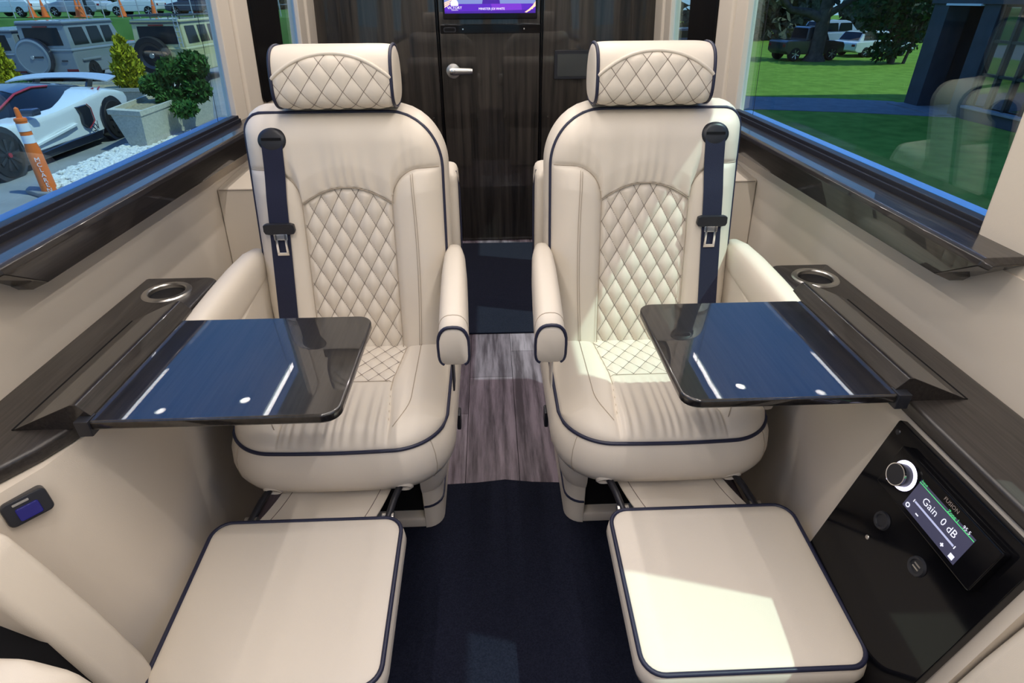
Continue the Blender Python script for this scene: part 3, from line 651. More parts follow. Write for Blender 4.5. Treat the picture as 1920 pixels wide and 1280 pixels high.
        f = np.where(fr_, 0.004*np.sin(math.pi*clip(dd/0.21))+pl_*clip((b-ax)/0.02), f)
        bo_ = ax >= b
        f = np.where(bo_, 0.011*np.sin(math.pi*clip((ax-b)/(CW-b)))*clip((1.5-y)/0.1)-0.005*np.exp(-((ax-b)/0.008)**2), f)
        return zE+d+f*re
    nu, nv = 170, 170
    xx = np.linspace(-CW, CW, nu); t = np.linspace(0, 1, nv)**1.3
    X = np.repeat(xx[None, :], nv, 0); Y = yF(X)+(yB-yF(X))*t[:, None]; Z = ctop(X, Y)
    V = W3(X.ravel(), Y.ravel(), Z.ravel()); FQ = gridfaces(nu, nv)
    cxm = X.ravel()[FQ].mean(1); cym = Y.ravel()[FQ].mean(1); isq = (np.abs(cxm) < bs(cym)) & (cym > 1.135)
    cu = sub('seat_cushion', ~isq, M['leather'], root)
    ci = sub('quilted_insert', isq, M['leather'], root)
    cs = lambda x, y, o=0.0012: (x, y, float(ctop(np.array([x]), np.array([y]))[0]+o))
    mb = MB()
    for sg in (1, -1):
        for k in range(-12, 14):
            run = []
            for x in np.linspace(-0.12, 0.12, 50):
                y = 1.30+sg*0.052*(x/0.0415-k)
                if 1.136 < y < 1.36 and abs(x) < float(bs(np.array([y]))[0]): run.append(cs(x, y))
                else:
                    line(mb, run, 0.0006, 5); run = []
            line(mb, run, 0.0006, 5)
    mb.build('stitching', M['stitch'], ci, recalc=False)
    mb = MB()
    for sg in (-1, 1):
        line(mb, [cs(sg*float(bs(np.array([y]))[0]), y) for y in np.linspace(0.96, 1.38, 50)], 0.0011)
        line(mb, [cs(sg*(0.155-0.05*max(0, (1.06-y)/0.12)**2), y) for y in np.linspace(0.965, 1.38, 50)], 0.0008)
    line(mb, [cs(x, 1.135) for x in np.linspace(-0.10, 0.10, 30)], 0.0010)
    mb.build('seam', M['seam'], cu, recalc=False)
    ol = [(-CW, y) for y in np.linspace(yB, float(yF(np.array([CW]))[0]), 14)][:-1]+[(x, float(yF(np.array([x]))[0])) for x in np.concatenate([np.linspace(-CW, -CW+0.105, 14), np.linspace(-CW+0.105, CW-0.105, 14)[1:-1], np.linspace(CW-0.105, CW, 14)])]+[(CW, y) for y in np.linspace(float(yF(np.array([CW]))[0]), yB, 14)][1:]
    O = np.array(ol); g_ = np.gradient(O, axis=0); no = np.stack([g_[:, 1], -g_[:, 0]], -1); no /= np.linalg.norm(no, axis=1)[:, None]+1e-9
    if np.dot(no[len(no)//2], np.array([0, -1])) < 0: no = -no
    rings = []
    for off, z in ((0, zE), (0.008, zE-0.012), (0.016, zE-0.035), (0.019, zE-0.062), (0.016, zE-0.084), (0.005, zE-0.105), (-0.020, zE-0.120), (-0.055, zE-0.125), (-0.16, zE-0.124)):
        q = O+no*off; rings.append(W3(q[:, 0], q[:, 1], np.full(len(q), z)))
    g = loftg(rings, False, False); mesh('cushion_front', g[0], g[1], M['leather'], cu, angle=180)
    q = O+no*0.002; tube('piping', W3(q[:, 0], q[:, 1], np.full(len(q), zE)), 0.0042, M['navy'], root, 8)
    # side seams of the front band
    for sg in (-1, 1):
        k = int(np.argmin(np.abs(O[:, 0]-sg*(CW-0.03))+np.where(O[:, 1] < 1.0, 0, 9)))
        tube('side_seam', np.array([r[k]+(np.array([0, -0.0005, 0])) for r in rings[:7]]), 0.0009, M['seam'], cu, 5)
    # ---------------- pedestal with linkage opening
    ped = MB()
    PX = 0.198
    ol = []
    y0, y1 = 1.072, 1.50
    for (x0, x1) in ((-PX, -0.150), (0.150, PX)):
        ped.add(*bevelg(prismg([(cx+m*x, y) for x, y in (arc(PX-0.046, y0+0.046, 0.046, -90, 0, 6) if x1 > 0 else [])+([(PX, y1), (0.150, y1), (0.150, y0)] if x1 > 0 else arc(-PX+0.046, y0+0.046, 0.046, 180, 270, 6)+[(-0.150, y0), (-0.150, y1), (-PX, y1)])], 2, 0.010, 0.300), 0.010, 3, 50))
    ped.add(*boxg(cx-0.155, cx+0.155, y0, y0+0.05, 0.010, 0.045, 0.008)); ped.add(*boxg(cx-0.155, cx+0.155, y1-0.06, y1, 0.010, 0.300, 0.006))
    pd_ = ped.build('pedestal', M['leather'], root)
    box('linkage_bay', cx-0.150, cx+0.150, y0+0.03, y1-0.06, 0.03, 0.285, M['dark'], pd_)
    for sg in (-1, 1):
        pts = [(sg*PX*1.003, 1.40), (sg*PX*1.003, y0+0.055)]+[(sg*(PX*1.003-0.046+0.046*math.cos(a)), y0+0.046-0.0465*math.sin(a)) for a in np.linspace(0, math.pi/2, 7)][1:]+[(sg*0.152, y0-0.0005)]
        pts = np.array(pts); tube('piping', W3(pts[:, 0], pts[:, 1], np.full(len(pts), 0.088)), 0.0035, M['navy'], pd_, 6)
        # upholstered skirt fold above the pedestal
        sk = []
        for off, z in ((0.006, 0.145), (0.016, 0.17), (0.021, 0.21), (0.016, 0.25), (0.004, 0.275)):
            pp_ = [(sg*(PX+off), 1.42), (sg*(PX+off), y0+0.06)]+[(sg*(PX-0.046+(0.046+off)*math.cos(a)), y0+0.046-(0.046+off)*math.sin(a)) for a in np.linspace(0, math.pi/2, 8)]+[(sg*0.151, y0-off)]
            pp_ = np.array(pp_); sk.append(W3(pp_[:, 0], pp_[:, 1], np.full(len(pp_), z)))
        g = loftg(sk, False, False); mesh('skirt', g[0], g[1], M['leather'], pd_, angle=180)
    # ---------------- leg rest
    dxf = -0.033
    fx0, fx1, fy0, fy1 = dxf-0.185, dxf+0.185, 0.502, 0.822
    lr = empty('leg_rest', (cx, 1.28, 0.0)); lr.parent = root; lr.location = (0, 0, 0); ORG[lr.name] = Vector((cx, 1.28, 0))
    zf = lambda y: 0.300+0.075*(y-0.50)
    pl2 = rrect(fx0, fx1, fy0, fy1, 0.035, 7); P2 = np.array(pl2); ctr = P2.mean(0)
    rings = []
    for k_, dz in ((0.0, 0.007), (0.5, 0.0068), (0.85, 0.005), (0.95, 0.003), (1.0, 0.0)): rings.append((ctr+(P2-ctr)*max(k_, 0.001), dz))
    nn = P2-ctr
    for off, dz in ((0.006, -0.012), (0.008, -0.028), (0.004, -0.044), (-0.015, -0.054), (-0.08, -0.056)):
        gg = np.gradient(P2, axis=0); nr = np.stack([gg[:, 1], -gg[:, 0]], -1); nr /= np.linalg.norm(nr, axis=1)[:, None]+1e-9
        if np.sum(nr*nn) < 0: nr = -nr
        rings.append((P2+nr*off, dz))
    R3 = [W3(q[:, 0], q[:, 1], np.array([zf(y) for y in q[:, 1]])+dz) for q, dz in rings]
    g = loftg(R3); pad = mesh('leg_rest_pad', g[0], g[1], M['leather'], root, angle=60)
    tube('piping', W3(P2[:, 0], P2[:, 1], np.array([zf(y) for y in P2[:, 1]])), 0.0042, M['navy'], pad, 8, closed=True)
    bpy.data.objects.remove(lr)
    fl_ = [W3(np.linspace(-0.118, 0.118, 12)+dxf*t_, np.full(12, 1.00-0.18*t_), 0.286+0.026*t_-0.010*math.sin(math.pi*t_)+0.0025*np.sin(np.linspace(0, 7, 12)+4*t_)) for t_ in np.linspace(0, 1, 9)]
    th = [r+np.array([0, 0, -0.003]) for r in fl_]
    mb = MB(); mb.add(*loftg(fl_, False, False)); mb.add(*loftg(th, False, False)); fp = mb.build('leg_rest_flap', M['leather'], root, recalc=False)
    for sg in (-1, 1):
        tube('stitching', [r[1 if sg < 0 else -2]+np.array([0, 0, 0.0006]) for r in fl_], 0.0008, M['stitch'], fp, 5)
        arm = tube('linkage_arm', W3([sg*0.140, sg*0.140+dxf*0.5, sg*0.140+dxf], [0.955, 0.89, 0.79], [0.316, 0.308, 0.292]), 0.0075, M['blackmetal'], root, 10)
        lathe('pivot', [(0, 0.012), (0.010, 0.012), (0.010, -0.012), (0, -0.012)], tuple(W3(sg*0.140+dxf*0.75, 0.85, 0.296)), (1, 0, 0), M['steel'], arm, 14)
        lathe('grommet', [(0.019, -0.004), (0.021, 0.004), (0.016, 0.008), (0.0125, 0.0)], tuple(W3(sg*0.140, 0.926, 0.312)), (0, -1, -0.55), M['leather'], root, 20, caps=False)
        lathe('grommet_hole', [(0.0, 0.001), (0.0165, 0.001)], tuple(W3(sg*0.140, 0.926, 0.312)), (0, -1, -0.55), M['dark'], root, 20, caps=False)
    # ---------------- armrests
    for sg in (1, -1):
        rings = []
        st_ = [(0.988, 0.030, 0.036, -0.004), (0.992, 0.0305, 0.044, 0.0), (1.06, 0.031, 0.047, 0.002), (1.16, 0.031, 0.047, 0.006), (1.26, 0.030, 0.045, 0.010), (1.34, 0.027, 0.040, 0.012), (1.39, 0.021, 0.032, 0.010), (1.415, 0.010, 0.018, 0.004)]
        for (y, wx, hz_, up_) in st_:
            xc = sg*0.262-sg*(y-1.0)*0.035
            ang = np.linspace(0, 2*math.pi, 29)[:-1]; ca = np.cos(ang); sa = np.sin(ang)
            ex = np.where(sa > 0, 0.75, 0.45)
            rings.append(W3(xc+wx*np.sign(ca)*np.abs(ca)**ex, np.full(28, y+0.0), 0.621+0.05*(y-1.0)+up_+hz_*np.sign(sa)*np.abs(sa)**ex))
        g = loftg(rings); a_ = mesh('armrest', g[0], g[1], M['leather'], root, angle=75)
        face = rings[0]; top_ = [p for p in rings[1][np.argsort(np.linspace(0, 1, 28))]]
        seq = [rings[1][k % 28]+np.array([0, -0.0015, 0]) for k in range(-5, 20)]
        tube('piping', seq, 0.0036, M['navy'], a_, 8)
        seq2 = [rings[2][k % 28]*0.6+rings[1][k % 28]*0.4+np.array([0, 0, 0.0004]) for k in range(0, 15)]
        tube('seam', seq2, 0.0009, M['seam'], a_, 5)
        box('arm_bracket', cx+m*(sg*0.228), cx+m*(sg*0.246), 1.36, 1.44, 0.50, 0.64, M['blackplastic'], a_, 0.004)
    g = bevelg(prismg([(1.03, 0.40), (1.40, 0.40), (1.44, 0.62), (1.38, 0.64), (1.10, 0.585), (1.04, 0.56)], 0, cx-m*0.262, cx-m*0.226), 0.012, 3, 40); mesh('side_bolster', g[0], g[1], M['leather'], root)
    # small seat adjustment latch on the aisle side
    box('latch', cx+m*0.247, cx+m*0.257, 1.12, 1.155, 0.30, 0.345, M['blackplastic'], root, 0.003)
    tgl = box('pull_tab', cx+m*0.2525, cx+m*0.2565, 1.02, 1.06, 0.49, 0.585, M['leather'] if m < 0 else M['blackplastic'], root, 0.001)
    # ---------------- seat belt
    bx0, bz0 = -0.155, 0.942
    gp = surf(bx0, bz0, 0.0)
    ax_ = Vector((0, -1, 0.22)).normalized()
    g = latheg([(0.0, 0.006), (0.026, 0.0065), (0.034, 0.004), (0.0365, -0.004)], (0, 0, 0), (0, 0, 1), 32)
    def bel(p):   # oval bezel on the shoulder, plane faces the front
        return W3(bx0+p[0]*0.93, gp[1]-p[2]+0.215*p[1]*0.72, bz0+p[1]*0.72)
    bz = mesh('belt_guide', [bel(p) for p in g[0]], g[1], M['blackplastic'], root, angle=60)
    mesh('belt_slot', [bel(p) for p in boxg(-0.024, 0.024, 0.001, 0.009, 0.0055, 0.0075)[0]], boxg(-0.024, 0.024, 0.001, 0.009, 0.0055, 0.0075)[1], M['dark'], bz)
    zz = np.linspace(0.942, 0.445, 40); pts = []
    for z in zz:
        x = bx0-0.012*((0.942-z)/0.5)*1.6; 
        yb_ = min(surf(x+o, z, 0.0)[1] for o in (-0.022, 0, 0.022)); pts.append((x, yb_-0.004, z))
    py = np.array([p[1] for p in pts]); 
    for _ in range(6): py[1:-1] = np.minimum(py[1:-1], (py[:-2]+py[2:])/2)
    py[0] = gp[1]-0.006
    rings = [W3([p[0]-0.0235, p[0]+0.0235, p[0]+0.0235, p[0]-0.0235], [y, y, y+0.0016, y+0.0016], [p[2]]*4) for p, y in zip(pts, py)]
    g = loftg(rings); bt = mesh('seat_belt', g[0], g[1], M['belt'], root, angle=30)
    k = int(np.argmin(np.abs(zz-0.745))); bx, by, bzz = pts[k][0], py[k], zz[k]
    g = bevelg(prismg([(-0.037, -0.006), (-0.034, -0.013), (-0.020, -0.015), (0.020, -0.015), (0.034, -0.013), (0.037, -0.006), (0.036, 0.009), (0.028, 0.012), (-0.028, 0.012), (-0.036, 0.009)], 2, -0.007, 0.006), 0.002, 2)
    tg = mesh('belt_tongue', [W3(bx+a, by-0.001+c, bzz+b) for a, b, c in g[0]], g[1], M['blackplastic'], root)
    pl_ = MB(); cz2 = bzz-0.012
    for x0_, x1_, z0_, z1_ in ((-0.014, -0.008, cz2-0.046, cz2), (0.008, 0.014, cz2-0.046, cz2), (-0.014, 0.014, cz2-0.052, cz2-0.044), (-0.016, 0.016, cz2-0.014, cz2)):
        g = boxg(x0_, x1_, -0.0035, -0.0010, z0_, z1_, 0.0006); pl_.add([tuple(W3(bx+0.002+a, by-0.007+b+0.10*(c-cz2), c)) for a, b, c in g[0]], g[1])
    pl_.build('latch_plate', M['chrome'], tg)
    return root
seat(-0.345, 1, 'cream quilted captain seat behind the tray on the left side of the aisle', 'left')
seat(0.375, -1, 'cream quilted captain seat with sunlight across it on the right side of the aisle', 'right')
# ------------------------------------------------------------------ outside
G = -1.1
M['asphalt'] = mat('pale asphalt', (0.20, 0.20, 0.19), 0.9, spec=0.2, col2=(0.27, 0.27, 0.26), vscale=1.5, bump=0.3, bscale=60)
M['lawn'] = mat('lawn grass', (0.115, 0.20, 0.026), 0.95, spec=0.05, col2=(0.18, 0.29, 0.042), vscale=3.0, bump=0.6, bscale=40)
M['bank'] = mat('bank grass', (0.06, 0.14, 0.03), 0.95, spec=0.05, col2=(0.10, 0.20, 0.05), vscale=1.0)
M['path'] = mat('grey path', (0.17, 0.17, 0.18), 0.85, spec=0.2, var=0.12, vscale=5)
M['concrete'] = mat('exposed aggregate concrete', (0.50, 0.465, 0.365), 0.9, spec=0.15, var=0.14, vscale=30, bump=0.4, bscale=80)
M['kerb'] = mat('kerb concrete', (0.22, 0.22, 0.22), 0.9, spec=0.15, var=0.1, vscale=6)
M['pebble'] = mat('white pebble', (0.62, 0.60, 0.54), 0.8, spec=0.2, var=0.2, vscale=30)
M['soil'] = mat('straw mulch', (0.33, 0.27, 0.16), 0.95, spec=0.05, var=0.3, vscale=20)
M['carglass'] = mat('dark car glass', (0.006, 0.009, 0.014), 0.08, spec=0.22)
M['tyre'] = mat('tyre rubber', (0.012, 0.012, 0.013), 0.7, spec=0.3)
M['alloy'] = mat('dark alloy', (0.05, 0.05, 0.055), 0.3, metal=0.7)
M['bright'] = mat('bright alloy', (0.5, 0.5, 0.5), 0.25, metal=0.9)
M['redlamp'] = mat('red tail lamp', (0.18, 0.008, 0.012), 0.2)
M['redline'] = mat('red pinstripe', (0.35, 0.02, 0.03), 0.4)
M['orange'] = mat('orange plastic', (0.80, 0.16, 0.02), 0.5)
M['whiteband'] = mat('white reflective band', (0.75, 0.76, 0.80), 0.4)
M['bark'] = mat('grey bark', (0.085, 0.065, 0.052), 0.9, spec=0.1, var=0.3, vscale=6, bump=0.8, bscale=25)
def paint(name, c, rough=0.28, coat=0.8): return mat(name, c, rough, spec=0.5, coat=coat, coat_rough=0.03)
M['p_grey'] = paint('grey car paint', (0.20, 0.225, 0.235)); M['p_yellow'] = paint('cream yellow car paint', (0.56, 0.50, 0.24)); M['p_white'] = paint('white car paint', (0.74, 0.76, 0.75))
M['p_black'] = paint('black car paint', (0.012, 0.014, 0.022)); M['p_navy'] = paint('dark blue car paint', (0.02, 0.028, 0.06)); M['p_red'] = paint('red car paint', (0.45, 0.05, 0.07)); M['p_silver'] = paint('silver car paint', (0.42, 0.45, 0.48))
def leafmat(n, c1, c2): return mat(n, c1, 0.7, spec=0.15, col2=c2, vscale=9)
M['leaf_gold'] = leafmat('golden foliage', (0.22, 0.24, 0.012), (0.50, 0.45, 0.02)); M['leaf_green'] = leafmat('juniper foliage', (0.020, 0.075, 0.018), (0.07, 0.17, 0.03))
M['leaf_dark'] = leafmat('dark evergreen foliage', (0.010, 0.035, 0.012), (0.035, 0.085, 0.025)); M['leaf_wood'] = leafmat('grey green woodland foliage', (0.05, 0.058, 0.036), (0.14, 0.145, 0.10))

gl = empty('ground', (-20, 15, G)); struct(gl, 'pale asphalt parking ground left of the van')
box('asphalt', -70, -1.0, -10, 33.4, G-0.2, G, M['asphalt'], gl)
bnk = mesh('grass_bank', *prismg([(33.3, G-0.1), (34.2, 0.42), (34.8, 0.46), (90, 0.55), (90, G-0.1)], 0, -75, -3), M['bank'], gl)
lw = box('lawn', -1.0, 70, -10, 90, G-0.2, G, M['lawn']); struct(lw, 'mown green lawn right of the van')
pt = mesh('path', *prismg([(2.0, 14.55), (6.5, 14.35), (8.5, 13.75), (10.25, 13.0), (10.25, 15.3), (9.0, 15.9), (6.8, 16.45), (2.0, 16.7)], 2, G, G+0.012), M['path']); struct(pt, 'narrow grey path crossing the lawn to the building')

def wheel(c, r, w, axis, par, face=None, spokes=7):
    t = lathe('wheel', [(r*0.62, w*0.5), (r*0.70, w*0.5), (r*0.92, w*0.48), (r, w*0.30), (r, -w*0.30), (r*0.92, -w*0.48), (r*0.62, -w*0.5)], c, axis, M['tyre'], par, 28, caps=True)
    a = Vector(axis).normalized(); s_ = a.orthogonal().normalized(); t_ = a.cross(s_); C = Vector(c)
    mb = MB()
    for k in range(spokes):
        th = 2*math.pi*k/spokes; d = s_*math.cos(th)+t_*math.sin(th); p = a.cross(d)
        q = [C+a*(w*0.46)+d*(r*0.1)+p*(r*0.05), C+a*(w*0.46)+d*(r*0.1)-p*(r*0.05), C+a*(w*0.52)+d*(r*0.66)-p*(r*0.07), C+a*(w*0.52)+d*(r*0.66)+p*(r*0.07)]
        q2 = [v+a*(w*0.06) for v in q]; mb.add(q+q2, [(0, 1, 2, 3), (4, 5, 6, 7), (0, 1, 5, 4), (1, 2, 6, 5), (2, 3, 7, 6), (3, 0, 4, 7)])
    mb.add(*latheg([(0, w*0.60), (r*0.14, w*0.60), (r*0.16, w*0.48)], c, axis, 14))
    mb.build('rim', face or M['alloy'], t); return t

def suv(x0, x1, y, H, L, col, label, rack=False, spare_black=False, spare_dx=0.0):
    W = x1-x0; cx = (x0+x1)/2; r = empty('boxy_suv', (cx, y+L/2, G), label, 'car')
    z = lambda f: G+H*f
    box('body', x0, x1, y, y+L, z(0.20), z(0.60), col, r, 0.05, 3)
    top = 0.035*W
    rings = [[(x0+0.01, y+0.01, z(0.585)), (x1-0.01, y+0.01, z(0.585)), (x1-0.01, y+L*0.72, z(0.585)), (x0+0.01, y+L*0.72, z(0.585))], [(x0+top, y+0.05, z(0.95)), (x1-top, y+0.05, z(0.95)), (x1-top, y+L*0.64, z(0.95)), (x0+top, y+L*0.64, z(0.95))]]
    g = bevelg(loftg(rings), 0.03, 2, 30); mesh('cabin', g[0], g[1], col, r)
    rf = box('roof', x0+top-0.015, x1-top+0.015, y+0.02, y+L*0.65, z(0.945), z(1.0), col, r, 0.04, 3)
    box('gutter', x0+top-0.022, x1-top+0.022, y+0.015, y+L*0.655, z(0.937), z(0.953), M['p_navy'], rf, 0.006)
    box('belt_moulding', x0-0.012, x1+0.012, y-0.012, y+L*0.9, z(0.555), z(0.572), col, r, 0.006)
    # rear glass and side glass stand a little proud of the sheet metal
    def quad(name, pts, n, m_, par, th=0.012):
        pts = [Vector(p) for p in pts]; n = Vector(n); g = bevelg(([tuple(p-n*th) for p in pts]+[tuple(p+n*th) for p in pts], [(3, 2, 1, 0), (4, 5, 6, 7)]+[(i, (i+1) % 4, (i+1) % 4+4, i+4) for i in range(4)]), 0.008, 1)
        return mesh(name, g[0], g[1], m_, par)
    yb = lambda f: y+0.01+0.04*(f-0.585)/0.365
    quad('rear_window', [(x0+W*0.13, yb(0.64), z(0.64)), (x1-W*0.14, yb(0.64), z(0.64)), (x1-W*0.17, yb(0.90), z(0.90)), (x0+W*0.13, yb(0.90), z(0.90))], (0, -1, 0), M['carglass'], r)
    box('high_brake_light', cx-W*0.14, cx+W*0.14, y+0.005, y+0.04, z(0.905), z(0.925), M['redlamp'], r, 0.004)
    for sgn, X in ((-1, x0), (1, x1)):
        xa = lambda f: X-sgn*(0.01+(top-0.01)*(f-0.585)/0.365)
        for y0, y1 in ((0.06, 0.235), (0.275, 0.43), (0.465, 0.60)):
            quad('side_window', [(xa(0.64), y+L*y0, z(0.64)), (xa(0.64), y+L*(y1+0.01), z(0.64)), (xa(0.90), y+L*(y1-0.012), z(0.90)), (xa(0.90), y+L*y0, z(0.90))], (sgn, 0, 0), M['carglass'], r)
        box('tail_lamp', X-sgn*0.02, X-sgn*0.24*W, y-0.012, y+0.03, z(0.245), z(0.285), M['redlamp'], r, 0.006)
        for fy in (0.2, 0.78):
            wheel((X-sgn*0.10, y+L*fy, G+H*0.20), H*0.20, 0.22, (sgn, 0, 0), r)
            box('fender_flare', X-sgn*0.05, X+sgn*0.045, y+L*fy-H*0.27, y+L*fy+H*0.27, z(0.40), z(0.43), col, r, 0.01)
    box('rear_bumper', x0-0.01, x1+0.01, y-0.07, y+0.05, z(0.17), z(0.235), M['p_black'] if not rack else col, r, 0.02)
    sc = (cx+spare_dx, y-0.13, z(0.475)); R_ = H*0.285
    if spare_black:
        sw_ = lathe('spare_wheel', [(0, 0.06), (R_*0.5, 0.06), (R_*0.62, 0.02), (R_*0.70, 0.10), (R_*0.95, 0.09), (R_, 0.04), (R_, -0.08), (R_*0.9, -0.12)], sc, (0, -1, 0), M['tyre'], r, 36)
        lathe('hub_emblem', [(0, 0.075), (R_*0.13, 0.075), (R_*0.15, 0.06)], sc, (0, -1, 0), M['bright'], sw_, 18)
        lathe('rim_band', [(R_*0.52, 0.062), (R_*0.62, 0.072), (R_*0.69, 0.105)], sc, (0, -1, 0), M['alloy'], sw_, 30, caps=False)
    else:
        sw_ = lathe('spare_wheel', [(R_*0.93, 0.08), (R_, 0.05), (R_, -0.09), (R_*0.9, -0.13)], sc, (0, -1, 0), M['p_black'], r, 36)
        lathe('wheel_cover', [(0, 0.10), (R_*0.80, 0.09), (R_*0.84, 0.105), (R_*0.95, 0.085)], sc, (0, -1, 0), col, sw_, 36)
        lathe('hub_emblem', [(0, 0.115), (R_*0.10, 0.115), (R_*0.12, 0.095)], sc, (0, -1, 0), M['bright'], sw_, 18)
        box('badge_strip', sc[0]+R_*0.12, sc[0]+R_*0.62, sc[1]-0.108, sc[1]-0.09, sc[2]-0.02, sc[2]+0.03, M['p_black'], sw_)
    box('door_handle', x1-W*0.28, x1-W*0.16, y-0.02, y+0.01, z(0.40), z(0.425), M['p_black'], r, 0.006)
    if rack:
        rk = MB(); zz = z(1.0)+0.07
        for X in (x0+0.06, x1-0.06): rk.add(*boxg(X-0.02, X+0.02, y-0.02, y+L*0.66, zz, zz+0.05, 0.006))
        for f in np.linspace(0.0, 0.64, 8): rk.add(*boxg(x0+0.06, x1-0.06, y+L*f, y+L*f+0.04, zz+0.0, zz+0.035))
        for X in (x0+0.08, x1-0.08):
            for f in (0.04, 0.3, 0.58): rk.add(*boxg(X-0.015, X+0.015, y+L*f, y+L*f+0.03, z(0.99), zz+0.01))
        rk.build('roof_rack', M['p_black'], r)
        ld = MB()
        for k in (0, 0.11): ld.add(*tubeg([(x1-W*0.12+k, y-0.05, z(0.60)), (x1-W*0.12+k-0.01, y-0.03, z(0.96)), (x1-W*0.12+k-0.01, y+0.0, z(1.06))], 0.012, 6))
        for f in (0.66, 0.74, 0.82, 0.90, 0.97): ld.add(*tubeg([(x1-W*0.12-0.004, y-0.045, z(f)), (x1-W*0.12+0.106, y-0.045, z(f))], 0.010, 6))
        ld.build('ladder', M['p_silver'], r)
    return r
suv(-14.04, -12.57, 20.0, 1.82, 4.1, M['p_grey'], 'grey boxy off road car with painted spare wheel cover', spare_dx=-0.36)
suv(-10.68, -9.13, 20.0, 1.84, 4.1, M['p_yellow'], 'cream yellow boxy off road car with black roof rack', True, True, -0.25)
suv(-16.0, -14.35, 20.3, 1.60, 4.1, M['p_grey'], 'grey off road car cut off by the window edge, beside the golden shrub', spare_dx=-0.1)

